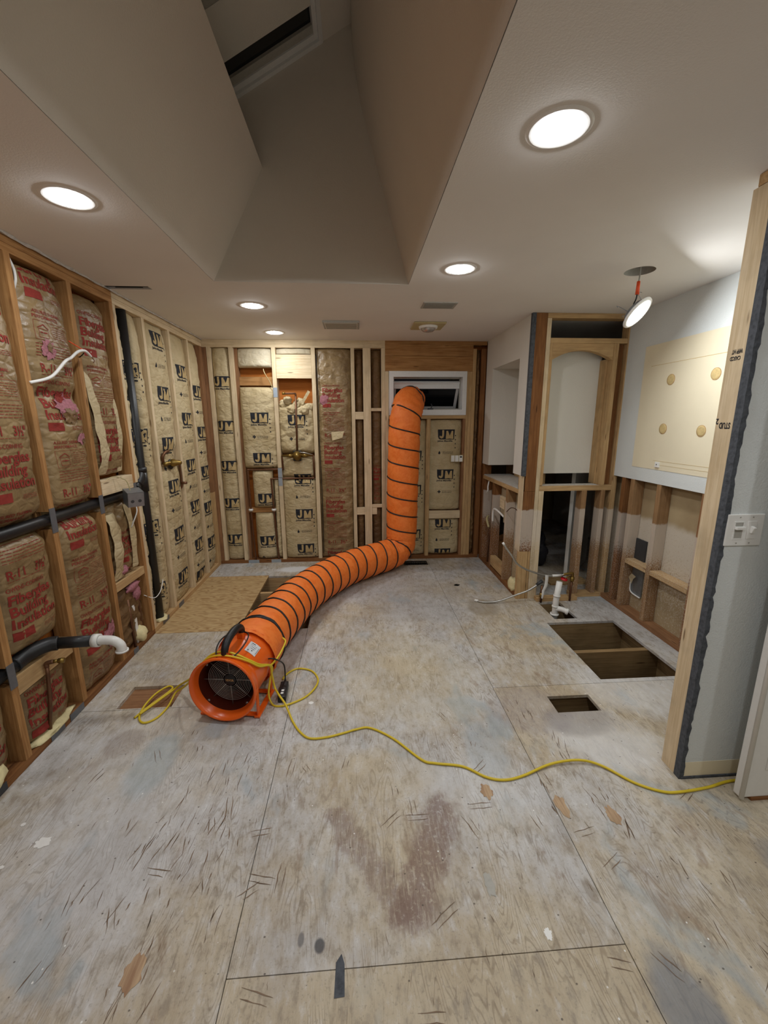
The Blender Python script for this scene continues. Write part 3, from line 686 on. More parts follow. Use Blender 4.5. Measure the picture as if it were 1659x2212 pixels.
for y0, z1, k in ((4.62, 2.40, 'brown'), (4.25, 0.961, 'brown_s'), (3.84, 0.961, 'alc_s')):
    piece('stud', ww, W(k, 'z'), XW+0.001, XW+0.09, y0, y0+0.038, 0.038, z1)
piece('stud', ww, W('brown_s', 'z'), XW+0.001, XW+0.09, 4.56, 4.60, 0.038, 0.961)
piece('bottom_plate', ww, W('brown', 'y'), XW, XW+0.09, YE, YB, 0, 0.038)
piece('blocking', ww, W('mid', 'y'), XW+0.005, XW+0.06, 3.879, 4.249, 0.06, 0.165)
piece('outlet_board', ww, W('new', 'y'), XW+0.01, XW+0.03, 3.879, 4.06, 0.74, 0.86)
MB().box(XW+0.092, XW+0.104, 3.58, 3.84, 0.04, 0.96).obj('drywall_sheet', M['gyp_s'], ww)
MB().box(XW+0.092, XW+0.104, 4.02, 4.25, 0.62, 0.96).obj('drywall_sheet', M['gyp'], ww)
# end post of the wing wall
piece('drywall_edge', ww, M['greymortar'], XW-0.022, XW+0.010, YA-0.004, YA+0.03, 1.132, H-0.001)
piece('end_post', ww, W('brown', 'z'), XW+0.011, XW+0.103, YA, YA+0.038, 1.0, H-0.001)
piece('end_post', ww, W('brown_s', 'z'), XW+0.000, XW+0.1025, YA+0.001, YA+0.039, 0.455, 0.999)
piece('end_post', ww, W('mid', 'z'), XW-0.006, XW+0.0775, YA+0.001, YA+0.039, 0.0, 0.454)
piece('end_post', ww, W('mid', 'z'), XW+0.082, XW+0.102, YA+0.003, YA+0.039, 0.0, 0.454)
piece('corner_stud', ww, W('new_s', 'z'), XW-0.006, XW-0.001, YA+0.001, YA+0.10, 0.454, 1.13, 0)
# ------------------------------------------------------------------ alcove wall facing the viewer, with arch opening
wa = struct(empty('wall_alcove', (1.9, YA+0.05, 0)), 'stripped alcove wall with an arched opening')
def ast(x0, x1, z0, z1, k='mid', y0=0.0, dep=0.09, name='stud', ax='z'):
    return piece(name, wa, W(k, ax), x0, x1, YA+y0, YA+dep, z0, z1)
ast(1.5445, 1.579, 0.0, H-0.04, 'new_s'); ast(1.580, 1.605, 1.05, 2.214, 'mid'); ast(1.580, 1.622, 0.0, 1.0, 'new_s')
ast(1.5445, 2.285, H-0.039, H-0.001, 'mid', ax='x', name='top_plate')
ast(1.580, 2.228, 2.214, 2.252, 'mid', ax='x', name='rail')
ast(1.580, 2.228, 1.0, 1.046, 'mid', ax='x', name='sill_rail')
ast(2.120, 2.160, 1.047, 2.213, 'mid'); ast(2.230, 2.272, 0.0, H-0.04, 'mid_s')
ast(1.965, 2.012, 0.038, 0.999, 'alc_s'); ast(2.140, 2.178, 0.038, 0.999, 'alc_s')
ast(1.96, 2.229, 0.0, 0.037, 'mid', ax='x', name='bottom_plate')
piece('sill_block', wa, W('mid', 'x'), 1.60, 1.975, 3.385, 3.45, 0.001, 0.036)
MB().box(1.60, 2.115, YA+0.001, YA+0.002, 1.0465, 1.049).obj('plaster_dust', M['concrete_white'], wa)
MB().box(1.605, 2.10, YA+0.01, YA+0.085, 1.047, 1.051).obj('plaster_dust', M['concrete_white'], wa)
# arched board
xa, xb, zs, za = 1.606, 2.119, 2.085, 2.160
V = []; n = 20
for i in range(n+1):
    t = i/n; x = xa+(xb-xa)*t; z = zs+(za-zs)*(1-(2*t-1)**2)
    for yy in (YA+0.005, YA+0.06): V += [(x, yy, z), (x, yy, 2.2135)]
Fq = []
for i in range(n):
    a = 4*i; b = 4*(i+1)
    Fq += [(a, b, b+1, a+1), (a+2, a+3, b+3, b+2), (a, a+2, b+2, b), (a+1, b+1, b+3, a+3)]
Fq += [(0, 1, 3, 2), (4*n, 4*n+2, 4*n+3, 4*n+1)]
MB().add(V, Fq).obj('arch_board', W('mid', 'x'), wa)
MB().box(1.606, 2.119, YA+0.16, YA+0.172, 1.135, 2.214).obj('drywall_panel', M['wallwarm'], wa)
MB().box(1.606, 1.616, YA+0.06, YA+0.16, 1.135, 2.10).obj('drywall_panel', M['wallwarm'], wa)
MB().box(2.105, 2.119, YA+0.075, YA+0.16, 1.05, 2.10).obj('jamb_board', W('mid_s', 'z'), wa)
MB().box(2.19, 2.2285, YA+0.05, YA+0.06, 1.047, 2.213).obj('jamb_board', W('brown', 'z'), wa)

# ------------------------------------------------------------------ right wall
wr = struct(empty('wall_right', (XR+0.05, 2.5, 0)), 'right wall, drywall above, stripped studs below')
MB().box(XR-0.001, XR+0.012, 1.60, YA-0.001, 1.132, H).obj('drywall_sheet', M['wallwhite'], wr)
MB().box(XR-0.0035, XR-0.0015, 1.60, 3.235, 1.236, 2.148).obj('bare_patch', M['tanpaint'], wr)
for (y0, y1, z0, z1) in ((1.62, 3.15, 1.995, 1.998), (1.62, 3.0, 1.30, 1.302), (1.7, 2.93, 1.272, 1.2735)):
    MB().box(XR-0.0045, XR-0.003, y0, y1, z0, z1).obj('score_line', M['glue'], wr)
for (y, z) in ((2.928, 1.88), (2.55, 1.878), (2.941, 1.537), (2.596, 1.528)):
    o = MB().lathe([(0, 0.036), (0.004, 0.034), (0.005, 0.025), (0.0042, 0.001)], (XR-0.003, y, z), (-1, 0, 0), 24).obj('glue_spot', M['glue'], wr, True)
    MB().lathe([(0, 0.038), (0.003, 0.038), (0.003, 0.034), (0, 0.034)], (XR-0.003, y, z), (-1, 0, 0), 24).obj('glue_ring', W('mid', 'z'), o)
clip = MB().cbox(XR-0.014, XR-0.003, 2.925, 2.965, 1.255, 1.295, 0.002).obj('mirror_clip', M['white'], wr)
MB().disk((XR-0.0145, 2.945, 1.276), (-1, 0, 0), 0.005, 12).obj('screw', M['darkmetal'], clip)
MB().box(XR+0.092, XR+0.104, 1.60, YA+0.1, 0, H).obj('drywall_backing', M['gyp_s'], wr)
piece('bottom_plate', wr, W('red', 'y'), XR, XR+0.09, 1.60, YA, 0, 0.038)
for (y0, y1, k) in ((3.30, 3.345, 'brown_s'), (3.185, 3.23, 'alc_s'), (2.885, 2.928, 'alc_s'), (2.475, 2.513, 'red_s'), (2.06, 2.10, 'alc_s'), (1.66, 1.70, 'alc_s')):
    piece('stud', wr, W(k, 'z'), XR+0.001, XR+0.09, y0, y1, 0.039, 1.131)
for (y0, y1) in ((2.930, 3.183), (2.515, 2.883)):
    piece('blocking', wr, W('mid_s', 'y'), XR+0.001, XR+0.088, y0, y1, 0.428, 0.466)
# ------------------------------------------------------------------ partition with the stud end
wp = struct(empty('wall_partition', (2.2, 1.55, 0)), 'partition wall with exposed end stud')
MB().box(XW+0.0, 3.25, YP, YP+0.014, 0.0, H).obj('drywall_sheet', M['wallwhite'], wp)
MB().box(XW+0.03, 3.25, 1.586, 1.60, 0.0, H).obj('drywall_sheet', M['wallwhite'], wp)
piece('stud', wp, W('new', 'z'), XW-0.003, XW+0.036, 1.524, 1.603, 0.0, H-0.04)
piece('top_plate', wp, W('mid', 'x'), XW-0.004, 3.2, 1.512, 1.585, H-0.039, H-0.001)
# ragged grey mortar over the cut drywall edge
rnd = random.Random(9); V = []; n = 110
for i in range(n+1):
    z = 0.0+i*(H-0.002)/n; r = 0.012+0.010*noise.noise(Vector((0, 3.1, z*6)))+0.008*noise.noise(Vector((5, 3.1, z*40)))+0.006*rnd.random()
    V += [(XW-0.004, 1.5245, z), (XW-0.004-0.003*rnd.random(), YP-0.004, z), (XW+max(0.004, r), YP-0.003-0.002*rnd.random(), z), (XW+max(0.004, r), YP+0.002, z)]
mobj('mortar_edge', V, [f for i in range(n) for f in ((4*i, 4*i+1, 4*i+5, 4*i+4), (4*i+1, 4*i+2, 4*i+6, 4*i+5), (4*i+2, 4*i+3, 4*i+7, 4*i+6))], M['greymortar'], wp)
MB().box(XW+0.012, 3.2, YP-0.0012, YP+0.001, 0.012, 0.085).obj('bare_strip', M['tanpaint'], wp)
MB().box(XW+0.005, 3.2, YP-0.006, YP+0.001, 0.0, 0.011).obj('rough_edge', M['greymortar'], wp)
# ------------------------------------------------------------------ lettering as flat meshes
_txt = {}
def text2d(s, bold=0.0):
    key = (s, bold)
    if key in _txt: return _txt[key]
    cu = bpy.data.curves.new('lettering', 'FONT'); cu.body = s; cu.size = 1.0; cu.resolution_u = 3; cu.fill_mode = 'FRONT'; cu.offset = bold
    o = bpy.data.objects.new('lettering', cu); COL.objects.link(o)
    me = bpy.data.meshes.new_from_object(o)
    V = [(v.co.x, v.co.y) for v in me.vertices]; F = [tuple(p.vertices) for p in me.polygons]
    bpy.data.objects.remove(o); bpy.data.curves.remove(cu); bpy.data.meshes.remove(me)
    if V:
        x0 = min(v[0] for v in V); x1 = max(v[0] for v in V)
        V = [(a-x0, b) for a, b in V]
    else: x1 = x0 = 0
    _txt[key] = (V, F, x1-x0); return _txt[key]
class Print:
    """collects flat print in (u,v) metres"""
    def __init__(s): s.v = []; s.f = []
    def poly(s, P): n = len(s.v); s.v += list(P); s.f.append(tuple(range(n, n+len(P))))
    def rect(s, u0, u1, v0, v1): s.poly([(u0, v0), (u1, v0), (u1, v1), (u0, v1)])
    def frame(s, u0, u1, v0, v1, t=0.0015):
        s.rect(u0, u1, v0, v0+t); s.rect(u0, u1, v1-t, v1); s.rect(u0, u0+t, v0+t, v1-t); s.rect(u1-t, u1, v0+t, v1-t)
    def text(s, t, u, v, size, width=None, bold=0.02, align='l', sx=1.0):
        V, F, w = text2d(t, bold); k = size
        kx = size*sx if width is None else width/max(w, 1e-6)
        du = {'l': 0, 'c': -w*kx/2, 'r': -w*kx}[align]; n = len(s.v)
        s.v += [(u+du+a*kx, v+b*k) for a, b in V]; s.f += [tuple(i+n for i in f) for f in F]
    def dashes(s, u0, u1, v, t, rnd):
        u = u0
        while u < u1:
            w = rnd.uniform(0.008, 0.03); s.rect(u, min(u+w, u1), v, v+t); u += w+0.005
    def mesh(s, maxlen=0.03):
        bm = bmesh.new(); vs_ = [bm.verts.new((a, b, 0)) for a, b in s.v]
        for f in s.f:
            try: bm.faces.new([vs_[i] for i in f])
            except ValueError: pass
        bmesh.ops.triangulate(bm, faces=bm.faces[:])
        for _ in range(4):
            E_ = [e for e in bm.edges if e.calc_length() > maxlen]
            if not E_: break
            bmesh.ops.subdivide_edges(bm, edges=E_, cuts=1, use_grid_fill=False)
            bmesh.ops.triangulate(bm, faces=[f for f in bm.faces if len(f.verts) > 3])
        bm.verts.index_update()
        r = ([v.co.copy() for v in bm.verts], [[v.index for v in f.verts] for f in bm.faces]); bm.free(); return r

# ------------------------------------------------------------------ insulation batts
class Batt:
    def __init__(s, wall, u0, u1, z0, z1, label, mat, seed, recess=0.02, bulge=0.035, wr=0.006, dents=(), tears=(), group=None, face=None, lim=0.03, vdents=()):
        s.vdents = vdents
        s.edge = 0.05 if mat is M['oc'] and wall == 'L' else 0.028
        s.wall, s.u0, s.u1, s.z0, s.z1 = wall, u0, u1, z0, z1
        s.recess, s.bulge, s.wr, s.seed, s.dents, s.lim = recess, bulge, wr, seed*13.7, dents, lim
        s.face = face if face is not None else {'L': XL, 'B': YB}[wall]
        nu = max(8, int((u1-u0)/0.0125)); nz = max(8, int((z1-z0)/0.0125)); V = []; F = []
        for j in range(nz+1):
            for i in range(nu+1):
                u = u0+(u1-u0)*i/nu; z = z0+(z1-z0)*j/nz; V.append(s.pos(u, z, 0))
        W_ = nu+1
        for j in range(nz):
            for i in range(nu): F.append((j*W_+i, j*W_+i+1, (j+1)*W_+i+1, (j+1)*W_+i))
        ring = [i for i in range(W_)]+[j*W_+nu for j in range(1, nz+1)]+[nz*W_+i for i in range(nu-1, -1, -1)]+[j*W_ for j in range(nz-1, 0, -1)]
        b0 = len(V)
        for r in ring:
            p = Vector(V[r]); u = p.y if wall == 'L' else p.x; V.append(s.at(u, p.z, -0.084))
        n = len(ring)
        F += [(ring[i], b0+i, b0+(i+1) % n, ring[(i+1) % n]) for i in range(n)]
        F.append(tuple(b0+i for i in range(n)))
        s.root = empty('insulation_batt', s.at((u0+u1)/2, z0, -0.05)); tag(s.root, label, 'insulation', group)
        s.paper = MB().add(V, F).obj('paper_facing', mat, s.root, True)
    def at(s, u, z, w):
        return Vector((s.face+w, u, z)) if s.wall == 'L' else Vector((u, s.face-w, z))
    def h(s, u, z):
        a = (u-s.u0)/(s.u1-s.u0); b = (z-s.z0)/(s.z1-s.z0)
        a = min(max(a, 0), 1); b = min(max(b, 0), 1)
        pu = 1-abs(2*a-1)**3.2; pv = 1-abs(2*b-1)**12
        q = Vector((u*3.0, z*1.6, s.seed)); q2 = Vector((u*9+z*5, z*10-u*6, s.seed+5)); q3 = Vector((u*22, z*26, s.seed+9))
        w = -s.recess-s.edge*(1-pu)-0.02*(1-pv)+s.bulge*(pu*pv)*(0.55+0.7*noise.noise(q))
        w += s.wr*(1-2.4*abs(noise.noise(q2)))+s.wr*0.45*(1-2*abs(noise.noise(q3)))
        for (dz, dep, wid) in s.dents:
            w -= dep*math.exp(-((z-dz)/wid)**2)
        for (du, dep, wid) in s.vdents: w -= dep*math.exp(-((u-du)/wid)**4)
        if w > 0: w = s.lim*(1-math.exp(-w/s.lim))
        return w
    def pos(s, u, z, off): return s.at(u, z, max(s.h(u, z)+off, -0.083))
    def stamp(s, pr, mat, name='print', off=0.0022, clip=True, parent=None):
        V, F = pr.mesh()
        if not V: return None
        VV = [s.pos(v.x, v.y, off) for v in V]
        if clip:
            e = 0.004
            F = [f for f in F if all(s.u0+e < V[i].x < s.u1-e and s.z0+e < V[i].y < s.z1-e for i in f)]
            used = sorted({i for f in F for i in f}); mp = {k: n for n, k in enumerate(used)}
            VV = [VV[i] for i in used]; F = [tuple(mp[i] for i in f) for f in F]
        if not F: return None
        o = mobj(name, VV, F, mat, parent or s.root, False)
        if name != 'logo_print': o['kind'] = 'stuff'
        return o
    def tear(s, u, z, ru, rz, seed, mat, off):
        rnd = random.Random(seed*7+1); p = Print(); n = 26; P = []
        for i in range(n):
            a = 2*math.pi*i/n; r = rnd.uniform(0.62, 1.0)
            P.append((u+ru*r*math.cos(a), z+rz*r*math.sin(a)))
        for i in range(n): p.poly([(u, z), P[i], P[(i+1) % n]])
        V, F = p.mesh(0.012)
        VV = [s.pos(v.x, v.y, off+0.004*noise.noise(Vector((v.x*70, v.y*70, seed)))) for v in V]
        return mobj('torn_fibre', VV, F, mat, s.root, True)
    def blob(s, u, z, ru, rz, mat, seed, name='torn_fibre', out=0.02, pts=18):
        bm = bmesh.new(); bmesh.ops.create_icosphere(bm, subdivisions=3, radius=1.0); c = s.at(u, z, s.h(u, z))
        for v in bm.verts:
            k = 1+0.35*noise.noise(v.co*2.1+Vector((seed, 0, 0)))+0.16*noise.noise(v.co*5+Vector((0, seed, 0)))
            p = v.co*k
            v.co = (c+Vector((p.x*out, p.y*ru, p.z*rz))) if s.wall == 'L' else (c+Vector((p.y*ru, p.x*out, p.z*rz)))
        return MB().bm(bm).obj(name, mat, s.root, True)

def jm_print(b, zs, uc, lw=0.185, icons=True):
    rnd = random.Random(int(b.seed)); dark = Print(); lite = Print()
    for z in zs:
        logo = Print(); lite = Print()
        u0 = uc-lw/2; hh = lw*0.60
        L = lambda x, y: (u0+x*lw, z+(y-0.5)*hh)
        logo.poly([L(0.02, 0.30), L(0.06, 0.10), L(0.14, 0.0), L(0.42, 0.0), L(0.42, 0.9), L(0.44, 0.9), L(0.44, 0.0), L(1.0, 0.0), L(1.04, 1.0), L(0.0, 1.0)])
        lite.poly([L(0.08+0.30*x, 0.10+0.84*y) for x, y in ((0.62, 1.0), (1.0, 1.0), (1.0, 0.32), (0.86, 0.08), (0.50, 0.0), (0.08, 0.14), (0.16, 0.36), (0.42, 0.24), (0.62, 0.34))])
        lite.poly([L(0.49+0.46*x, 0.06+0.80*y) for x, y in ((0, 0), (0.17, 0), (0.23, 0.60), (0.45, 0.04), (0.56, 0.04), (0.80, 0.60), (0.82, 0), (1.0, 0), (0.98, 1), (0.76, 1), (0.52, 0.40), (0.29, 1), (0.06, 1))])
        lo = b.stamp(logo, M['ink'], 'logo_print', 0.0022); st_ = b.stamp(lite, M['paperinv'], 'logo_letters', 0.0040, parent=lo)
        dark.text('Johns Manville', u0-0.02*lw, z-0.72*hh, lw*0.135, width=lw*0.92, bold=0.03)
        if icons:
            zi = z-0.215; ui = uc-lw*0.45
            if int(z*100) % 2:
                dark.poly([(ui, zi), (ui+0.012, zi-0.006), (ui+0.024, zi), (ui+0.024, zi+0.012), (ui+0.012, zi+0.034), (ui+0.004, zi+0.018)])
            else:
                dark.rect(ui, ui+0.036, zi+0.008, zi+0.020); dark.rect(ui+0.012, ui+0.024, zi-0.004, zi+0.032)
            for k in range(3): dark.dashes(ui+0.05, uc+lw*0.45, zi+k*0.010, 0.0028, rnd)
            for k in range(4): dark.rect(uc+lw*0.56, uc+lw*0.62, z-0.02-k*0.045, z-0.008-k*0.045)
    b.stamp(dark, M['ink'], 'fine_print', 0.0022)
def oc_print(b, ztop, u, s=1.0, period=0.62, n=4, skip=()):
    p = Print(); lite = Print(); rnd = random.Random(int(b.seed)+1); w = 0.235*s
    for k in range(n):
        z = ztop-k*period
        if ('head', k) not in skip:
            p.text('OWENS-CORNING', u, z, 0.026*s, width=w*0.80, bold=0.01)
            p.text('Fiberglas', u, z-0.058*s, 0.062*s, width=w*0.93, bold=0.028)
            p.text('Building', u, z-0.112*s, 0.062*s, width=w*0.83, bold=0.028)
            p.text('Insulation', u, z-0.166*s, 0.062*s, width=w, bold=0.028)
            p.rect(u, u+w*0.38, z-0.222*s, z-0.182*s)
            for q in range(3): p.dashes(u+w*0.62, u+w, z-0.202*s-q*0.008, 0.0022, rnd)
        if ('mid', k) not in skip:
            y = z-0.285*s
            p.text('ASSURED THERMAL', u+0.004, y, 0.020*s, width=w*0.8, bold=0.01); p.text('PERFORMANCE', u+0.004, y-0.021*s, 0.020*s, width=w*0.66, bold=0.01)
            p.frame(u+0.004, u+w*0.95, y-0.115*s, y-0.032*s); p.rect(u+w*0.44, u+w*0.445, y-0.115*s, y-0.032*s)
            cx = u+w*0.23; p.poly([(cx-0.035*s, y-0.062*s), (cx, y-0.044*s), (cx+0.035*s, y-0.062*s), (cx+0.035*s, y-0.066*s), (cx, y-0.049*s), (cx-0.035*s, y-0.066*s)])
            p.frame(cx-0.03*s, cx+0.03*s, y-0.105*s, y-0.066*s, 0.002); p.dashes(cx-0.022*s, cx+0.022*s, y-0.085*s, 0.006, rnd)
            for q in range(6): p.dashes(u+w*0.48, u+w*0.92, y-0.048*s-q*0.010*s, 0.0022, rnd)
            for q in range(5): p.dashes(u+0.004, u+w*0.98, y-0.135*s-q*0.013*s, 0.0028, rnd)
        if ('r', k) not in skip:
            y = z-0.545*s
            p.text('R-11', u+0.012, y, 0.056*s, width=w*0.36, bold=0.015); p.text('3½"', u+w*0.66, y, 0.056*s, width=w*0.32, bold=0.03)
            p.dashes(u+0.012, u+w*0.9, y-0.012*s, 0.0025, rnd)
    b.stamp(p, M['inkred'], 'red_print', 0.0024)

OCG = None
# left wall, old brown batts
b1 = Batt('L', 1.406, 1.769, 0.045, 2.36, 'brown paper-faced insulation batt in the end bay before the plumbing wall studs', M['oc'], 1, 0.018, 0.05, dents=((1.10, 0.095, 0.055), (0.475, 0.095, 0.055)))
oc_print(b1, 2.20, 1.46, 1.04)
b2 = Batt('L', 1.811, 2.189, 0.535, 2.36, 'brown paper-faced insulation batt above the lower black drain pipe and blocking', M['oc'], 2, 0.012, 0.055, 0.008, dents=((1.102, 0.095, 0.055),))
oc_print(b2, 2.13, 1.86, 1.08, 0.645)
b2b = Batt('L', 1.811, 2.189, 0.045, 0.352, 'short brown insulation batt below the pipe blocking, behind the stub-out valve', M['oc'], 3, 0.038, 0.025, 0.008)
oc_print(b2b, 0.305, 1.87, 1.05, 0.62, 1)
b3 = Batt('L', 2.231, 2.609, 0.045, 2.34, 'brown insulation batt with a torn pink hole under the loose white cable', M['oc'], 4, 0.010, 0.05, 0.008, dents=((1.105, 0.095, 0.052), (1.74, 0.03, 0.05)))
oc_print(b3, 2.44, 2.29, 1.08, 0.645)
for (u, z, ru, rz, sd, mt) in ((2.44, 1.68, 0.105, 0.085, 1, 'pink'), (2.45, 1.635, 0.07, 0.045, 2, 'oc2'), (2.42, 1.73, 0.05, 0.03, 8, 'inkred'), (2.36, 1.965, 0.05, 0.06, 3, 'pink'), (2.365, 1.975, 0.022, 0.03, 4, 'oc2'), (2.52, 1.51, 0.055, 0.04, 5, 'pink'), (2.53, 1.495, 0.03, 0.02, 6, 'oc2'), (2.50, 0.30, 0.075, 0.10, 7, 'pink'), (2.53, 0.25, 0.04, 0.05, 9, 'oc2')):
    b3.tear(u, z, ru, rz, sd, M[mt], 0.006 if mt == 'pink' else 0.009)
b4 = Batt('L', 2.651, 3.015, 1.27, 2.33, 'brown insulation batt with peeled paper flaps above the pale wooden backing board', M['oc'], 5, 0.018, 0.035, 0.007)
oc_print(b4, 2.22, 2.70, 1.05, 0.63, 2)
b4b = Batt('L', 2.651, 3.015, 0.575, 1.075, 'ragged brown insulation batt between backing board and slanted blocking', M['oc'], 6, 0.045, 0.025, 0.016)
oc_print(b4b, 0.86, 2.78, 0.9, 0.6, 1)
b4c = Batt('L', 2.651, 3.015, 0.045, 0.50, 'crumpled brown insulation batt at the floor beside the foam blob', M['oc2'], 7, 0.05, 0.025, 0.018)
for i, (u, z, a, b_) in enumerate(((2.86, 0.465, 0.08, 0.03), (2.90, 0.40, 0.05, 0.05))): b4c.blob(u, z, a, b_, M['pink'], 7+i, out=0.02)
b4b.blob(2.78, 0.615, 0.06, 0.03, M['pink'], 12, out=0.03)
def flap(b, pts, wid, mat, name='paper_flap'):
    P = catmull(pts, 8); V = []; n = len(P)
    for i, p in enumerate(P):
        w = wid*(1+0.15*math.sin(i*0.9)); c = 0.006*math.sin(i*0.5)
        V += [(p.x, p.y-w/2, p.z), (p.x+0.008+c, p.y, p.z), (p.x, p.y+w/2, p.z)]
    return mobj(name, V, [f for i in range(n-1) for f in ((3*i, 3*i+1, 3*i+4, 3*i+3), (3*i+1, 3*i+2, 3*i+5, 3*i+4))], mat, b.root, True)
flap(b4, [(XL-0.03, 2.70, 1.90), (XL+0.002, 2.70, 1.75), (XL+0.018, 2.70, 1.55), (XL+0.02, 2.71, 1.40), (XL-0.02, 2.71, 1.28)], 0.085, M['jm'])
flap(b4, [(XL-0.03, 2.92, 1.90), (XL-0.005, 2.925, 1.7), (XL+0.004, 2.93, 1.5), (XL-0.02, 2.91, 1.28)], 0.05, M['jm'])
flap(b4b, [(XL-0.02, 2.712, 1.02), (XL+0.012, 2.712, 0.92), (XL+0.015, 2.712, 0.75), (XL-0.01, 2.715, 0.58)], 0.10, M['jm'])
flap(b4b, [(XL-0.02, 2.93, 1.05), (XL+0.002, 2.93, 0.85), (XL-0.01, 2.93, 0.60)], 0.07, M['jm'])
# left wall, pale batts with dark logos
b5 = Batt('L', 3.096, 3.429, 0.045, 2.36, 'tan insulation batt with dark logos behind the black vent pipe', M['jm'], 8, 0.016, 0.02, 0.006, vdents=((3.215, 0.085, 0.052),))
jm_print(b5, [1.97, 1.50, 0.80, 0.28], 3.21, 0.18)
b6 = Batt('L', 3.471, 3.869, 0.045, 2.36, 'tan insulation batt with dark logos behind the side-wall shower valve', M['jm'], 9, 0.010, 0.022, 0.005, dents=((1.29, 0.03, 0.09),))
jm_print(b6, [2.25, 1.83, 1.42, 1.06, 0.64, 0.24], 3.66, 0.19)
b7 = Batt('L', 3.911, 4.269, 0.045, 2.36, 'tan insulation batt with dark logos second bay from the back corner', M['jm'], 10, 0.010, 0.02, 0.005)
jm_print(b7, [2.05, 1.63, 1.20, 0.80, 0.42, 0.10], 4.08, 0.19)
b8 = Batt('L', 4.311, 4.588, 0.045, 2.36, 'tan insulation batt with dark logos on the plumbing wall right at the back corner', M['jm'], 11, 0.010, 0.02, 0.005)
jm_print(b8, [1.90, 1.50, 1.10, 0.72, 0.34], 4.44, 0.19)
# back wall
c1 = Batt('B', -1.498, -1.318, 0.045, 2.36, 'narrow tan insulation batt in the back corner bay', M['jm'], 12, 0.014, 0.02, 0.006)
jm_print(c1, [2.02, 1.56, 1.13, 0.71, 0.29], -1.41, 0.185, icons=False)
c2 = Batt('B', -1.236, -0.878, 2.166, 2.36, 'pale blank insulation piece at the top of the copper pipe bay', M['jm_pale'], 13, 0.022, 0.03, 0.004)
c3 = Batt('B', -1.236, -0.878, 1.095, 1.965, 'plump tan insulation batt with two logos above the copper pipe turn', M['jm'], 14, 0.006, 0.035, 0.007, dents=((1.085, 0.04, 0.02),))
jm_print(c3, [1.645, 1.215], -1.04, 0.185)
c4 = Batt('B', -1.165, -0.945, 0.655, 1.07, 'tan insulation piece framed by the two copper risers', M['jm'], 15, 0.012, 0.025, 0.005)
jm_print(c4, [0.76], -1.02, 0.185)
c4b = Batt('B', -0.938, -0.878, 0.05, 0.97, 'slim tan insulation strip right of the copper risers', M['jm'], 16, 0.03, 0.02, 0.006)
c5 = Batt('B', -1.165, -0.945, 0.045, 0.585, 'tan insulation piece at the floor between the copper risers', M['jm'], 17, 0.014, 0.025, 0.004)
jm_print(c5, [0.265], -1.03, 0.185)
c6 = Batt('B', -0.831, -0.465, 2.30, 2.362, 'grey pale insulation sliver above the wide wooden shower backing', M['jm_pale'], 18, 0.03, 0.015, 0.004)
c7 = Batt('B', -0.831, -0.465, 1.255, 1.80, 'crumpled tan insulation batt with torn top behind the shower riser', M['jm'], 19, 0.010, 0.04, 0.014, dents=((1.25, 0.05, 0.03), (1.78, 0.03, 0.03)))
jm_print(c7, [1.62], -0.645, 0.185)
for i in range(7): c7.blob(-0.780+i*0.045, 1.79+0.05*math.sin(i*2.1)-i*0.006, 0.045, 0.045, M['jm'], 30+i, 'torn_paper', out=0.025)
c8 = Batt('B', -0.831, -0.465, 0.045, 1.225, 'tan insulation batt with logos below the brass shower valve', M['jm'], 20, 0.012, 0.03, 0.005, dents=((0.982, 0.055, 0.022),))
jm_print(c8, [0.975, 0.575, 0.165], -0.61, 0.185)
c9 = Batt('B', -0.420, -0.047, 0.045, 2.355, 'full height brown insulation batt with red print beside the shower bay', M['oc'], 21, 0.006, 0.035, 0.009)
oc_print(c9, 1.97, -0.355, 0.98, 0.61, 4)
c9.blob(-0.335, 1.83, 0.05, 0.055, M['pink'], 3, out=0.012)
mobj('torn_flap', [Vector((a, YB-0.05-d, z)) for a, z, d in ((-0.27, 1.49, 0), (-0.13, 1.50, 0.01), (-0.15, 1.43, 0.03), (-0.26, 1.40, 0.02))], [(0, 1, 2, 3)], M['jm'], c9.root)
c10 = Batt('B', -0.004, 0.083, 0.045, 2.355, 'thin dark insulation strip left of the flat-laid board', M['oc2'], 22, 0.060, 0.012, 0.007)
c11 = Batt('B', 0.170, 0.281, 0.045, 2.355, 'thin dark insulation strip right of the flat-laid board', M['oc2'], 23, 0.060, 0.012, 0.007)
oc_print(c11, 1.1, 0.19, 0.7, 0.62, 1)
c12 = Batt('B', 0.364, 0.785, 0.045, 1.62, 'tan insulation batt under the window behind the orange duct', M['jm'], 24, 0.03, 0.02, 0.004)
jm_print(c12, [1.22, 0.83, 0.30], 0.64, 0.185)
c13 = Batt('B', 0.831, 1.193, 0.585, 1.62, 'tan insulation batt under the window beside the triple wall switch', M['jm'], 25, 0.03, 0.022, 0.004)
jm_print(c13, [1.455, 1.005], 1.01, 0.185)
c14 = Batt('B', 0.831, 1.193, 0.045, 0.485, 'short tan insulation batt under the lower blocking below the window', M['jm'], 26, 0.03, 0.022, 0.004)
jm_print(c14, [0.43, 0.06], 1.0, 0.185)
c15 = Batt('B', 1.322, 1.374, 0.045, 2.36, 'narrow dark reddish insulation strip in the right corner of the window wall', M['oc2'], 27, 0.04, 0.02, 0.014)
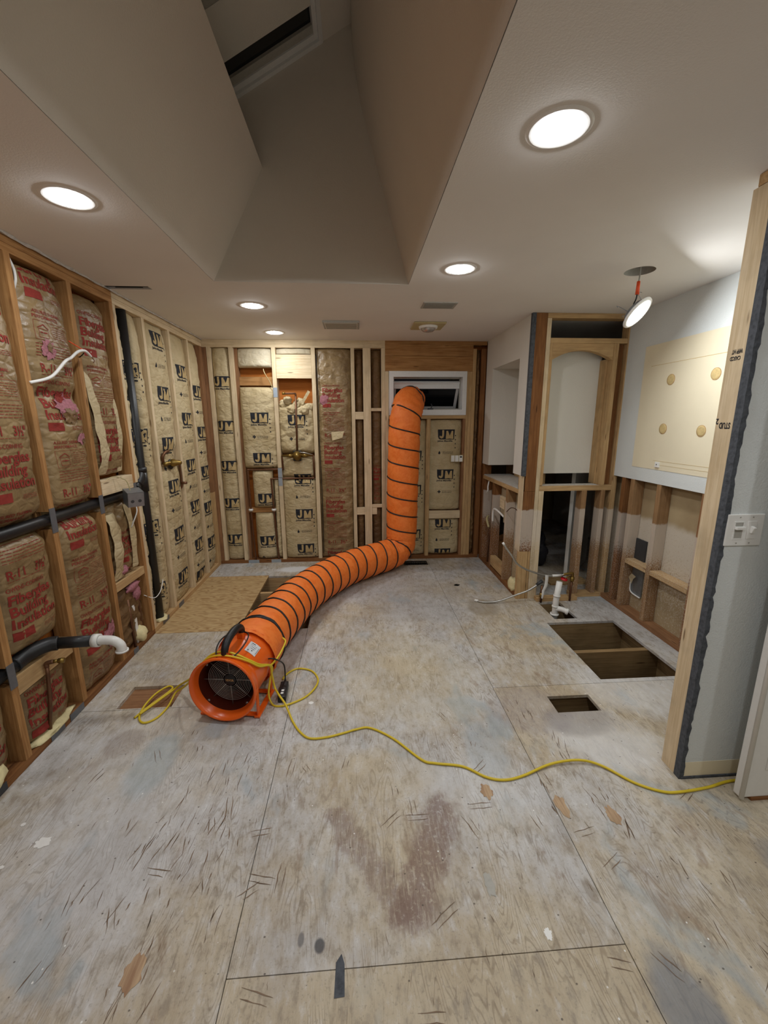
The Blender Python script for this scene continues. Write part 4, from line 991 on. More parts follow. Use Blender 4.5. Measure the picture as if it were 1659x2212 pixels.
# stamps on the partition end stud and the alcove jamb, upside down as they stand
def stud_stamp(txts, parent, flip=True):
    for (t, y, z, sz, wd) in txts:
        V, F, w = text2d(t, 0.03); k = wd/w
        VV = [Vector((XW-0.0040, y+a*k, z-b_*sz)) if flip else Vector((XW-0.004, y-a*k, z+b_*sz)) for a, b_ in V]
        mobj('ink_stamp', VV, F, M['ink'], parent)
stud_stamp([('STUD', 1.535, 1.585, 0.032, 0.05), ('2', 1.59, 1.60, 0.03, 0.012), ('WFP HT', 1.535, 1.855, 0.022, 0.045), ('CASCD', 1.54, 1.83, 0.020, 0.045)], wp)
# ------------------------------------------------------------------ LED downlights
def downlight(x, y, label):
    r = empty('recessed_light', (x, y, H)); tag(r, label, 'light', 'recessed ceiling lights')
    MB().lathe([(0, 0.0955), (-0.0028, 0.0905), (-0.0036, 0.084), (-0.0036, 0.066)], (x, y, H), (0, 0, 1), 40).obj('trim_ring', M['trim'], r)
    MB().lathe([(-0.0034, 0.0662), (-0.0062, 0.060), (-0.0095, 0.046), (-0.0115, 0.025), (-0.012, 0.001)], (x, y, H), (0, 0, 1), 40).obj('lens', M['lens'], r, True)
    return r
L0 = downlight(-1.086, 1.885, 'lit recessed ceiling light above the old plumbing wall studs')
for (x, y, lb) in ((0.615, 1.40, 'lit recessed ceiling light beside the near end of the skylight well'), (0.604, 2.55, 'lit recessed ceiling light between the skylight well and the grey vent'),
                   (-0.75, 3.37, 'lit recessed ceiling light behind the skylight well'), (-0.763, 4.305, 'lit recessed ceiling light close above the shower bay'),
                   (-1.086, 0.25, 'lit recessed ceiling light over the room behind the viewer by the stud wall'), (0.62, 0.1, 'lit recessed ceiling light over the room behind the viewer'),
                   (2.3, 0.1, 'lit recessed ceiling light over the far side of the room behind the viewer')):
    copy_tree(L0, (x, y, H), lb)
# dangling light
def dangling():
    c = onplane(1377, 676, 1, 2.50)
    n = Vector((0.46, -0.60, -0.65)).normalized()   # facing direction of the lens
    r = empty('hanging_light', c); tag(r, 'lit downlight dangling from its wire below the open ceiling hole', 'light')
    MB().lathe([(-0.004, 0.094), (0.004, 0.092), (0.008, 0.085), (0.006, 0.071), (0.0, 0.070)], c, n, 40).obj('trim_ring', M['trim'], r, True)
    MB().lathe([(0.003, 0.071), (0.006, 0.05), (0.007, 0.001)], c, n, 40).obj('lens', M['lens'], r, True)
    MB().lathe([(-0.002, 0.094), (-0.008, 0.075), (-0.03, 0.062), (-0.034, 0.05), (-0.034, 0.001)], c, n, 36).obj('driver_housing', M['galv'], r, True)
    top = Vector((CANX, CANY, H+0.10)); b = c-n*0.034
    mid = onplane(1378, 622, 1, 2.515)
    MB().tube(catmull([top, Vector((CANX, CANY-0.005, H-0.02)), mid+Vector((0, 0, 0.03))], 8), 0.004, 8).obj('supply_wire', M['vent'], r, True)
    MB().tube(catmull([mid-Vector((0, 0, 0.03)), mid-Vector((0.004, 0, 0.06)), b+Vector((0, 0, 0.03)), b], 8), 0.004, 8).obj('lead_wire', M['black'], r, True)
    MB().tube([mid+Vector((0, 0, 0.035)), mid-Vector((0, 0, 0.035))], [0.009, 0.011], 10).obj('connector', M['orangeconn'], r, True)
    e = n.cross(Vector((0, 0, 1))).normalized(); g_ = n.cross(e)
    for a in (0.3, 2.4, 4.3):
        d = e*math.cos(a)+g_*math.sin(a); p = c-n*0.01+d*0.055
        MB().tube([p, p-n*0.07+d*0.02, p-n*0.08+d*0.035, p-n*0.068+d*0.04], 0.0016, 6).obj('spring_clip', M['galv'], r, True)
dangling()
# ceiling fittings
def ceil_fit():
    r = empty('exhaust_grille', (-0.114, 3.94, H)); tag(r, 'flat white exhaust fan grille with rounded corners on the ceiling', 'vent')
    MB().cbox(-0.272, 0.046, 3.80, 4.07, H-0.016, H, 0.005).obj('cover', M['vent'], r)
    MB().box(-0.25, 0.024, 3.925, 3.931, H-0.0175, H-0.015).obj('slot', M['vent'], r)
    MB().slab(-0.255, 0.029, 3.815, 4.055, H-0.0185, H-0.0155, [(-0.249, 0.023, 3.821, 4.049)]).obj('inner_rim', M['wallwarm'], r)
    r = empty('ceiling_register', (0.63, 3.29, H)); tag(r, 'small grey louvred air register on the ceiling near the heat lamp', 'vent')
    MB().slab(0.505, 0.755, 3.21, 3.37, H-0.006, H, [(0.52, 0.74, 3.225, 3.355)]).obj('frame', M['vent'], r)
    MB().box(0.52, 0.74, 3.225, 3.355, H-0.003, H-0.001).obj('back', M['vent'], r)
    for i in range(11): MB().beam((0.522, 3.232+i*0.0115, H-0.005), (0.738, 3.232+i*0.0115, H-0.005), 0.002, 0.007, (0, 0.5, 1)).obj('louvre', M['vent'], r)
    r = empty('heat_lamp', (0.66, 3.94, H)); tag(r, 'square beige ceiling heat lamp with round clear bulb', 'heat lamp')
    MB().cbox(0.518, 0.80, 3.80, 4.08, H-0.014, H, 0.006).obj('plate', M['beige'], r)
    MB().lathe([(0, 0.085), (0.018, 0.080), (0.020, 0.066), (0.008, 0.064)], (0.66, 3.93, H-0.013), (0, 0, -1), 36).obj('bezel', M['trim'], r, True)
    MB().lathe([(0.004, 0.064), (0.03, 0.060), (0.042, 0.045), (0.048, 0.02), (0.049, 0.001)], (0.66, 3.93, H-0.013), (0, 0, -1), 36).obj('bulb', M['bulb'], r, True)
ceil_fit()

# ------------------------------------------------------------------ plumbing on the left wall
def vent_pipe():
    x = XL-0.038; y = 3.215; xb = XL-0.035
    r = empty('vent_pipe', (x, y, 0.04)); tag(r, 'black plastic vent stack with a branch drain running through the studs', 'pipe')
    R_ = 0.036
    MB().tube([(x, y, 0.0), (x, y, 1.15), (x, y, 2.40)], R_, 20).obj('stack', M['abs'], r, True)
    m = MB().lathe([(0, R_+0.001), (0, R_+0.008), (0.035, R_+0.008), (0.035, R_+0.001)], (x, y, 1.235), (0, 0, 1), 24).lathe([(0, R_+0.001), (0, R_+0.007), (0.14, R_+0.007), (0.14, R_+0.001)], (x, y, 1.09), (0, 0, 1), 24)
    m.tube(catmull([(x, y, 1.235), (x+0.006, y-0.04, 1.19), (x+0.004, y-0.075, 1.155)], 6), R_+0.001, 20); m.obj('tee_fitting', M['abs'], r, True)
    MB().tube(catmull([(x+0.004, y-0.07, 1.16), (xb, y-0.12, 1.122), (xb, y-0.17, 1.115)], 6), 0.031, 18).obj('elbow', M['abs'], r, True)
    MB().lathe([(0, 0.033), (0, 0.037), (0.02, 0.037), (0.02, 0.033)], (xb, y-0.098, 1.138), (0, -1, -0.6), 20).obj('coupling', M['abs'], r, True)
    MB().tube([(xb, y-0.165, 1.115), (xb, 2.0, 1.100), (xb, 0.6, 1.09)], 0.030, 18).obj('branch_pipe', M['abs'], r, True)
vent_pipe()
def drain_arm():
    r = empty('trap_pipe', (XL, 2.0, 0.47)); tag(r, 'black drain pipe ending in a white curved trap arm over the floor', 'pipe')
    x = XL-0.036
    MB().tube([(x, 0.8, 0.455), (x, 1.86, 0.487)], 0.031, 18).obj('pipe', M['abs'], r, True)
    MB().tube(catmull([(x, 1.85, 0.487), (x+0.004, 1.93, 0.498), (x+0.044, 2.00, 0.505), (x+0.084, 2.025, 0.502)], 6), 0.036, 18).obj('wye_fitting', M['abs'], r, True)
    MB().tube([(x+0.074, 2.02, 0.503), (-1.375, 2.045, 0.497)], 0.029, 18).obj('stub_pipe', M['abs'], r, True)
    MB().lathe([(0, 0.025), (0, 0.034), (0.03, 0.034), (0.03, 0.025)], (-1.375, 2.045, 0.497), (1, 0.0, 0), 20).obj('slip_nut', M['pvc'], r, True)
    MB().tube(catmull([(-1.385, 2.045, 0.497), (-1.315, 2.05, 0.495), (-1.275, 2.05, 0.488), (-1.248, 2.05, 0.465), (-1.243, 2.05, 0.435)], 8), 0.0235, 18).obj('trap_elbow', M['pvc'], r, True)
    MB().lathe([(0, 0.024), (0, 0.031), (0.008, 0.031), (0.008, 0.022)], (-1.243, 2.05, 0.436), (0, 0, -1), 20).obj('lip', M['pvc'], r, True)
drain_arm()
def stubout():
    r = empty('water_stub', (XL-0.03, 1.975, 0.04)); tag(r, 'copper water riser with a brass stop valve under the lower drain', 'pipe')
    x = XL+0.014
    MB().tube([(XL-0.022, 1.955, 0.02), (XL+0.002, 1.963, 0.20), (XL+0.012, 1.970, 0.35), (x, 1.972, 0.405)], 0.009, 12).obj('riser', M['copper'], r, True)
    MB().tube(catmull([(x, 1.972, 0.40), (x, 1.974, 0.42), (x+0.03, 1.98, 0.425)], 5), 0.011, 12).obj('elbow', M['copper'], r, True)
    m = MB().tube([(x+0.025, 1.98, 0.425), (x+0.05, 1.985, 0.425)], 0.009, 12).tube([(x+0.05, 1.985, 0.425), (x+0.075, 1.99, 0.425)], 0.013, 12)
    m.obj('stop_valve', M['brass'], r, True)
stubout()
r = empty('copper_riser', (XL-0.03, 2.785, 0.04)); tag(r, 'short copper water riser next to the foam blob below the slanted blocking', 'pipe')
MB().tube([(XL-0.012, 2.79, 0.03), (XL-0.018, 2.784, 0.40)], 0.010, 12).obj('tube', M['copper'], r, True)
MB().tube([(XL-0.03, 2.94, 0.03), (XL-0.03, 2.93, 0.50)], 0.009, 12).obj('second_tube', M['copper'], r, True)
MB().beam((XL-0.025, 2.86, 0.03), (XL-0.02, 2.845, 0.33), 0.03, 0.006, (1, 0, 0)).obj('paper_strip', M['white'], r)
def foam(label, x, y, z, rx, ry, rz, seed):
    bm = bmesh.new(); bmesh.ops.create_icosphere(bm, subdivisions=3, radius=1.0)
    for v in bm.verts:
        k = 1+0.35*noise.noise(v.co*1.8+Vector((seed, 0, 0)))+0.15*noise.noise(v.co*4+Vector((0, seed, 0))); p = v.co*k
        v.co = Vector((x+p.x*rx, y+p.y*ry, max(z+p.z*rz, 0.001)))
    o = MB().bm(bm).obj('spray_foam', M['foam'], None, True); tag(o, label, 'foam', 'spray foam blobs'); return o
foam('cream spray foam blob on the bottom plate beside the copper riser', XL-0.03, 2.885, 0.085, 0.05, 0.055, 0.06, 1)
foam('small cream foam ring around the foot of the black vent stack', XL-0.036, 3.222, 0.045, 0.055, 0.07, 0.018, 2)
foam('long cream foam lump on the plate at the far end of the brown batts', XL-0.03, 1.58, 0.075, 0.05, 0.11, 0.05, 3)
foam('flattened cream foam bead at the foot of the brass-valve bay', XL-0.03, 1.99, 0.045, 0.04, 0.16, 0.016, 4)
foam('lumpy cream foam beside the foot of the wing wall post', XW+0.03, 3.62, 0.07, 0.045, 0.09, 0.07, 5)
# junction box
def jbox():
    c = Vector((XL+0.075, 2.86, 1.105)); R_ = Matrix.Translation(c) @ Matrix.Rotation(0.75, 4, 'Z') @ Matrix.Rotation(0.22, 4, 'X')
    r = empty('junction_box', c); tag(r, 'grey galvanised junction box hanging tilted in front of the pipe', 'electrical box')
    m = MB(); s = 0.1; d = 0.1; t = 0.003
    for (x0, x1, y0, y1, z0, z1) in ((-s/2, s/2, -d/2, -d/2+t, -s/2, s/2), (-s/2, -s/2+t, -d/2, d/2, -s/2, s/2), (s/2-t, s/2, -d/2, d/2, -s/2, s/2), (-s/2, s/2, -d/2, d/2, s/2-t, s/2), (-s/2, s/2, d/2-t, d/2, -s/2, s/2)):
        q = MB().box(x0, x1, y0, y1, z0, z1); m.add([R_ @ v for v in q.v], q.f)
    m.obj('box', M['galv'], r)
    for dx in (-0.022, 0.022): MB().disk(R_ @ Vector((dx, -d/2-0.0006, -0.01)), R_.to_3x3() @ Vector((0, -1, 0)), 0.011, 18).obj('knockout', M['darkmetal'], r)
    for k in range(3): MB().tube(catmull([c+Vector((0, 0, -0.03)), c+Vector((0.01+0.01*k, -0.02*k, -0.09)), c+Vector((-0.02, -0.01-0.015*k, -0.16-0.02*k))], 6), 0.0035, 6).obj('wire', M['white'] if k else M['black'], r, True)
    MB().tube(catmull([c+Vector((-0.01, -0.01, 0.04)), c+Vector((-0.02, -0.03, 0.12)), (XL+0.01, 2.78, 1.255), (XL+0.0, 2.70, 1.24)], 8), 0.003, 6).obj('cable', M['beige'], r, True)
jbox()
# loose white cable
P = [(XL+0.002, 2.213, 1.790), (XL+0.03, 2.327, 1.829), (XL+0.05, 2.42, 1.915), (XL+0.03, 2.506, 1.946), (XL+0.05, 2.545, 1.985), (XL+0.06, 2.59, 1.995), (XL+0.05, 2.653, 1.975)]
r = empty('electrical_cable', P[0]); tag(r, 'loose white electrical cable with bare ends poking out of a stud', 'cable')
MB().tube(catmull(P, 10), 0.0075, 10).obj('sheath', M['white'], r, True)
MB().tube(catmull([P[-1], (XL+0.06, 2.665, 1.955), (XL+0.055, 2.66, 1.94)], 5), 0.0025, 6).obj('bare_wire', M['copper'], r, True)
MB().tube(catmull([P[-2], (XL+0.03, 2.52, 2.03), (XL+0.04, 2.50, 2.03)], 5), 0.003, 6).obj('bare_wire', M['orangeconn'], r, True)
MB().tube(catmull([(XL-0.02, 2.64, 1.96), (XL+0.02, 2.62, 1.975), (XL+0.045, 2.60, 1.985)], 5), 0.003, 6).obj('bare_wire', M['black'], r, True)
# thin cable near the floor
P = [(XL-0.02, 3.0, 0.34), (XL+0.02, 3.06, 0.29), (XL+0.03, 3.13, 0.30), (XL+0.02, 3.20, 0.33), (XL+0.005, 3.26, 0.36)]
tag(MB().tube(catmull(P, 8), 0.003, 6).obj('thin_wire', M['white'], None, True), 'thin white wire looping across the foot of the black vent stack', 'wire')
tag(MB().tube(catmull([(XL-0.03, 2.26, 2.36), (XL-0.015, 2.262, 2.31), (XL-0.01, 2.255, 2.26), (XL-0.03, 2.26, 2.22)], 6), 0.006, 8).obj('cable_end', M['white'], None, True), 'short white cable poking out under the top plate over the torn batt', 'cable')
tag(MB().tube(catmull([(-0.408, YB-0.004, 2.30), (-0.400, YB-0.008, 1.9), (-0.404, YB-0.008, 1.4), (-0.398, YB-0.006, 0.8), (-0.402, YB-0.004, 0.10)], 8), 0.004, 8).obj('black_wire', M['black'], None, True), 'thin black wire running down the stud beside the full height brown batt', 'wire')
# shower valve on the left wall
def side_valve():
    c = Vector((XL+0.0, 3.66, 1.262)); r = empty('shower_valve', c); tag(r, 'blackened brass shower valve on the plumbing wall', 'valve')
    MB().tube([c+Vector((0, -0.12, 0)), c+Vector((0, 0.12, 0))], 0.016, 12).obj('body', M['brass'], r, True)
    MB().lathe([(0, 0.03), (0.02, 0.034), (0.04, 0.026), (0.075, 0.018), (0.085, 0.010), (0.085, 0.001)], c, (1, 0.1, 0), 20).obj('cartridge', M['brass'], r, True)
    MB().lathe([(0, 0.042), (0.012, 0.042), (0.014, 0.03)], c+Vector((-0.01, 0, -0.01)), (1, 0, 0), 20).obj('collar', M['black'], r, True)
    MB().tube(catmull([c+Vector((-0.02, -0.10, 0)), c+Vector((-0.01, -0.12, 0.06)), c+Vector((0.0, -0.09, 0.095)), c+Vector((0, -0.03, 0.10))], 6), 0.012, 10).obj('upper_outlet', M['copper'], r, True)
    MB().tube(catmull([c+Vector((0, 0.11, 0)), c+Vector((-0.008, 0.18, 0)), c+Vector((-0.012, 0.196, -0.04)), c+Vector((-0.012, 0.196, -0.21)), c+Vector((-0.03, 0.196, -0.25)), c+Vector((-0.07, 0.196, -0.255))], 6), 0.009, 10).obj('supply_pipe', M['copper'], r, True)
    MB().tube([c+Vector((-0.012, 0.194, -0.2)), c+Vector((0.035, 0.19, -0.2))], 0.012, 10).obj('stub', M['copper'], r, True)
side_valve()

# ------------------------------------------------------------------ shower plumbing on the back wall
def back_shower():
    y = YB-0.02; c = Vector((-0.652, y, 1.236)); r = empty('shower_valve', c)
    tag(r, 'brass shower mixing valve with a tall copper riser in the back wall', 'valve')
    MB().tube([(-0.652, y, 1.25), (-0.640, y+0.004, 1.88)], 0.010, 12).obj('riser', M['copper'], r, True)
    MB().tube(catmull([(-0.640, y+0.004, 1.87), (-0.642, y, 1.895), (-0.67, y-0.01, 1.897), (-0.745, y-0.03, 1.895)], 6), 0.010, 12).obj('shower_arm', M['copper'], r, True)
    MB().tube([(-0.745, y-0.03, 1.895), (-0.775, y-0.035, 1.895)], 0.013, 12).obj('shower_stub', M['brass'], r, True)
    MB().tube([(-0.82, y, 1.237), (-0.478, y, 1.239)], 0.012, 12).obj('cross_pipe', M['brass'], r, True)
    MB().lathe([(0, 0.05), (0.015, 0.052), (0.03, 0.036), (0.05, 0.028), (0.06, 0.016), (0.06, 0.001)], c, (0, -1, 0), 24).obj('valve_body', M['brass'], r, True)
    MB().cbox(c.x-0.045, c.x+0.045, y-0.012, y+0.01, 1.18, 1.29, 0.006).obj('mount_plate', M['black'], r)
    for s_ in (-1, 1): MB().tube([(c.x+s_*0.05, y, 1.237), (c.x+s_*0.12, y, 1.238)], [0.022, 0.014], 12).obj('union', M['brass'], r, True)
    MB().tube(catmull([(-0.815, y, 1.237), (-0.820, y, 1.222), (-0.820, y+0.012, 1.17), (-0.820, YB+0.016, 1.085)], 5), 0.010, 10).obj('drop_pipe', M['copper'], r, True)
    MB().tube([(-0.478, y, 1.24), (-0.477, y+0.012, 1.15), (-0.476, YB+0.016, 0.983)], 0.010, 10).obj('drop_pipe', M['copper'], r, True)
    MB().tube(catmull([(c.x+0.03, y-0.03, 1.275), (-0.55, y-0.045, 1.268), (-0.485, y-0.01, 1.245)], 6), 0.006, 8).obj('flex_strip', M['chrome'], r, True)
    r2 = empty('copper_supply', (-1.07, YB-0.015, 0.04)); tag(r2, 'pair of copper water lines bending across the lower back wall bays', 'pipe')
    y2 = YB+0.016
    MB().tube(catmull([(-1.19, y2, 0.03), (-1.205, y2, 0.6), (-1.208, y2, 1.05), (-1.203, y2, 1.078), (-1.175, y2, 1.083), (-0.88, y2, 1.085), (-0.820, y2, 1.085)], 8), 0.0105, 10).obj('hot_line', M['copper'], r2, True)
    MB().tube(catmull([(-0.925, y2, 0.03), (-0.945, y2, 0.5), (-0.958, y2, 0.945), (-0.955, y2, 0.972), (-0.93, y2, 0.98), (-0.6, y2, 0.982), (-0.476, y2, 0.983)], 8), 0.0105, 10).obj('cold_line', M['copper'], r2, True)
    for (x, z) in ((-1.206, 0.615), (-0.95, 0.612)): MB().lathe([(0, 0.02), (0.008, 0.026), (0.02, 0.026), (0.028, 0.02)], (x, y2, z), (0, 0, 1), 14).obj('isolator_ring', M['pvc'], r2, True)
    tag(MB().tube(catmull([(-0.96, YB-0.03, 2.145), (-0.945, YB-0.05, 2.10), (-0.905, YB-0.01, 2.02), (-0.885, YB, 1.965)], 6), 0.004, 8).obj('cable_stub', M['beige'], None, True), 'short beige cable dropping into the open cavity left of the shower riser', 'cable')
    tag(MB().beam((-0.50, YB+0.02, 1.925), (-0.585, YB+0.02, 1.79), 0.03, 0.004, (0, 1, 0)).obj('torn_paper', M['jm'], None), 'strip of torn tan paper curling in the cavity beside the shower arm', 'paper')
back_shower()
# switches on the back wall
r = empty('wall_switch', (1.135, YB-0.01, 1.15)); tag(r, 'three white rocker controls in an open box on the window wall', 'switch')
MB().slab(1.062, 1.206, 1.148, 1.226, YB-0.012, YB+0.05, [], lambda a, b, c: (a, c, b)).obj('device_box', M['beige'], r)
for i, x in enumerate((1.068, 1.114, 1.160)):
    s_ = MB().cbox(x, x+0.038, YB-0.022, YB-0.012, 1.152, 1.222, 0.002).obj('rocker', M['white'], r)
    if i == 2: MB().box(x+0.008, x+0.030, YB-0.024, YB-0.0215, 1.197, 1.213).obj('timer_screen', M['black'], s_)
# double switch on the partition
def dswitch():
    r = empty('light_switch', (1.526, YP, 1.105)); tag(r, 'white double light switch plate on the pale partition wall', 'switch')
    pl_ = MB().cbox(1.450, 1.604, YP-0.008, YP+0.001, 1.105, 1.234, 0.004).obj('face_plate', M['white'], r)
    a = MB().slab(1.478, 1.521, 1.132, 1.206, YP-0.0100, YP-0.0075, [(1.483, 1.516, 1.137, 1.201)], lambda a, b, c: (a, c, b)).obj('dimmer_frame', M['white'], r)
    MB().box(1.483, 1.516, YP-0.0085, YP-0.0078, 1.137, 1.201).obj('dimmer_slot', M['vent'], a)
    MB().cbox(1.481, 1.518, YP-0.022, YP-0.009, 1.174, 1.186, 0.002).obj('slider', M['white'], a)
    b = MB().cbox(1.535, 1.572, YP-0.0105, YP-0.0075, 1.134, 1.206, 0.001).obj('switch_frame', M['white'], r)
    MB().obox(Matrix.Translation((1.5535, YP-0.014, 1.172)) @ Matrix.Rotation(0.35, 4, 'X'), 0.012, 0.016, 0.026, 0.002).obj('toggle', M['white'], b)
    for x in (1.4995, 1.5535):
        for z in (1.117, 1.222): MB().lathe([(0, 0.003), (0.001, 0.003), (0.0012, 0.001)], (x, YP-0.008, z), (0, -1, 0), 10).obj('screw', M['vent'], r)
dswitch()
# white door
def door():
    r = struct(empty('door_1', (2.0, 1.385, 0.012)), 'white panel door standing open against the partition')
    MB().cbox(1.612, 2.40, 1.37, 1.405, 0.014, 2.04, 0.004).obj('slab', M['white'], r)
    MB().tube([(1.616, 1.368, 0.014), (1.616, 1.368, 2.04)], 0.009, 10).obj('edge_bead', M['white'], r, True)
    MB().cbox(1.70, 2.3, 1.366, 1.371, 0.15, 0.95, 0.003).obj('panel', M['white'], r); MB().cbox(1.70, 2.3, 1.366, 1.371, 1.08, 1.90, 0.003).obj('panel', M['white'], r)
    MB().lathe([(0, 0.01), (0.02, 0.01), (0.03, 0.025), (0.055, 0.027), (0.065, 0.001)], (2.33, 1.37, 0.95), (0, -1, 0), 20).obj('door_handle', M['brass'], r, True)
    MB().box(1.66, 2.42, 1.365, 1.41, 0.0, 0.0135).obj('threshold', W('brown', 'x'), r)
door()
# ------------------------------------------------------------------ portable blower
BC = Vector((-0.735, 2.005, 0.205)); BA = Vector((0.10, 0.62, 0.0)).normalized(); BX = Vector((BA.y, -BA.x, 0)); BZ = Vector((0, 0, 1))
def bp(t, x, z): return BC+BA*t+BX*x+BZ*z
def blower():
    r = empty('portable_blower', (BC.x, BC.y+0.15, 0)); tag(r, 'orange round portable ventilation blower with black carry handle', 'blower')
    prof = [(-0.004, 0.186), (-0.010, 0.182), (-0.008, 0.176), (0.01, 0.166), (0.04, 0.155), (0.06, 0.151), (0.20, 0.150)]
    outer = [(-0.004, 0.186), (0.004, 0.186), (0.012, 0.178), (0.03, 0.170), (0.06, 0.163), (0.075, 0.162), (0.078, 0.165), (0.085, 0.162), (0.36, 0.162), (0.365, 0.166), (0.385, 0.166)]
    MB().lathe(outer, BC, BA, 56).obj('housing', M['orange'], r, True)
    MB().lathe(prof[:5], BC, BA, 56).obj('bell_mouth', M['orange'], r, True)
    MB().lathe(prof[4:]+[(0.36, 0.150)], BC, BA, 56).obj('inner_barrel', M['orange_shade'], r, True)
    gm = MB(); tg = 0.088
    for k in range(11):
        rr = 0.033+k*0.0090; gm.tube([bp(tg, rr*math.cos(a), rr*math.sin(a)) for a in [2*math.pi*i/48 for i in range(48)]], 0.0014, 5, closed=True)
    for k in range(8):
        a = 2*math.pi*k/8+0.03; gm.tube([bp(tg+0.002, 0.03*math.cos(a), 0.03*math.sin(a)), bp(tg+0.002, 0.152*math.cos(a), 0.152*math.sin(a))], 0.0022, 6)
    gm.obj('guard', M['greywire'], r, True)
    hub = MB().lathe([(-0.004, 0.001), (-0.004, 0.030), (0.0, 0.036), (0.01, 0.036)], bp(tg, 0, 0), BA, 32).obj('hub', M['black'], r, True)
    V, F, w = text2d('VEVOR', 0.03); k = 0.048/w
    mobj('hub_print', [bp(tg-0.0052, -0.024+a*k, -0.006+b_*0.018) for a, b_ in V], F, M['gold'], hub)
    # impeller and motor behind the guard
    MB().lathe([(0.15, 0.05), (0.16, 0.055), (0.30, 0.055), (0.31, 0.04), (0.31, 0.001)], BC, BA, 28).obj('motor', M['black'], r, True)
    fm = MB()
    for k in range(7):
        a = 2*math.pi*k/7; V = []
        for rr in (0.05, 0.09, 0.14):
            for dt, da in ((0.16, -0.25), (0.21, 0.25)):
                V.append(bp(dt, rr*math.cos(a+da*0.8), rr*math.sin(a+da*0.8)))
        fm.add(V, [(0, 1, 3, 2), (2, 3, 5, 4)])
    fm.obj('impeller', M['black'], r, True)
    for a in (0.8, 2.3, 3.9, 5.5): MB().lathe([(0, 0.007), (0.005, 0.007), (0.007, 0.003)], bp(0.05, 0.152*math.cos(a), 0.152*math.sin(a)), -BA, 10).obj('bolt', M['greywire'], r, True)
    # feet frame
    for s_ in (-1, 1):
        MB().beam(bp(0.05, s_*0.155, -0.196), bp(0.29, s_*0.155, -0.196), 0.032, 0.012, (0, 0, 1), 0.003).obj('foot_rail', M['orange'], r)
        for t in (0.07, 0.27):
            MB().beam(bp(t, s_*0.157, -0.196), bp(t, s_*0.158, -0.03), 0.028, 0.006, tuple(BX), 0).obj('foot_strut', M['orange'], r)
            MB().tube([bp(t, s_*0.155, -0.2045), bp(t, s_*0.155, -0.193)], 0.014, 12).obj('rubber_foot', M['black'], r)
    for t in (0.07, 0.27): MB().beam(bp(t, -0.155, -0.192), bp(t, 0.155, -0.192), 0.03, 0.006, (0, 0, 1)).obj('cross_bar', M['orange'], r)
    # handle
    for t in (0.07, 0.265): MB().obox(Matrix.Translation(bp(t, 0.0, 0.175)) @ Matrix.Rotation(-math.atan2(BA.x, BA.y), 4, 'Z'), 0.036, 0.045, 0.032, 0.005).obj('handle_mount', M['orange'], r)
    hd = catmull([bp(0.055, 0, 0.172), bp(0.066, 0, 0.205), bp(0.10, 0, 0.232), bp(0.165, 0, 0.245), bp(0.23, 0, 0.240), bp(0.268, 0, 0.215), bp(0.275, 0, 0.178)], 8)
    MB().tube(hd, [0.018+0.004*math.sin(math.pi*i/(len(hd)-1)) for i in range(len(hd))], 14).obj('handle', M['black'], r, True)
    # sticker
    sv = []; nn = 8
    def onshell(t, a, off=0.0018): return BC+BA*t+(BX*math.sin(a)+BZ*math.cos(a))*(0.162+off)
    for i in range(nn+1):
        a = 0.42+0.42*i/nn; sv += [onshell(0.15, a), onshell(0.245, a)]
    st = mobj('rating_sticker', sv, [(2*i, 2*i+1, 2*i+3, 2*i+2) for i in range(nn)], M['sticker'], r, True)
    pm = MB()
    for (t0, t1, a0, a1) in ((0.230, 0.235, 0.50, 0.64), (0.218, 0.220, 0.50, 0.74), (0.203, 0.206, 0.56, 0.72), (0.188, 0.191, 0.56, 0.70), (0.170, 0.178, 0.62, 0.66), (0.165, 0.228, 0.80, 0.812), (0.160, 0.170, 0.50, 0.53)):
        pm.add([onshell(t0, a0, 0.003), onshell(t1, a0, 0.003), onshell(t1, a1, 0.003), onshell(t0, a1, 0.003)], [(0, 1, 2, 3)])
    pm.obj('sticker_print', M['ink'], st)
    # black mains lead: loop round the handle, then down to the in-line breaker
    loop = []
    for i in range(18):
        a = 2*math.pi*i/18; t = 0.155+0.125*math.sin(a); x = 0.075*math.cos(a)
        loop.append(bp(t, x, 0.18+0.028*math.sin(a)*0.7+0.012*math.cos(2*a)))
    MB().tube(catmull(loop, 4, True), 0.0042, 8, closed=True).obj('lead_loop', M['black'], r, True)
    e = Vector((-0.468, 2.315, 0.03))
    MB().tube(catmull([bp(0.255, 0.157, 0.035), bp(0.262, 0.195, 0.03), (-0.478, 2.36, 0.12), (-0.470, 2.345, 0.045), e], 8), 0.0045, 8).obj('mains_lead', M['black'], r, True)
    br = MB().beam((-0.466, 2.305, 0.022), (-0.460, 2.150, 0.022), 0.048, 0.038, (0, 0, 1), 0.008).obj('inline_breaker', M['black'], r)
    for yy in (2.185, 2.21): MB().cbox(-0.470, -0.454, yy-0.007, yy+0.007, 0.0405, 0.0435, 0.001).obj('button', M['white'], br)
    MB().tube([(-0.467, 2.30, 0.022), (-0.468, 2.335, 0.03)], [0.013, 0.006], 10).obj('strain_relief', M['black'], br, True)
blower()

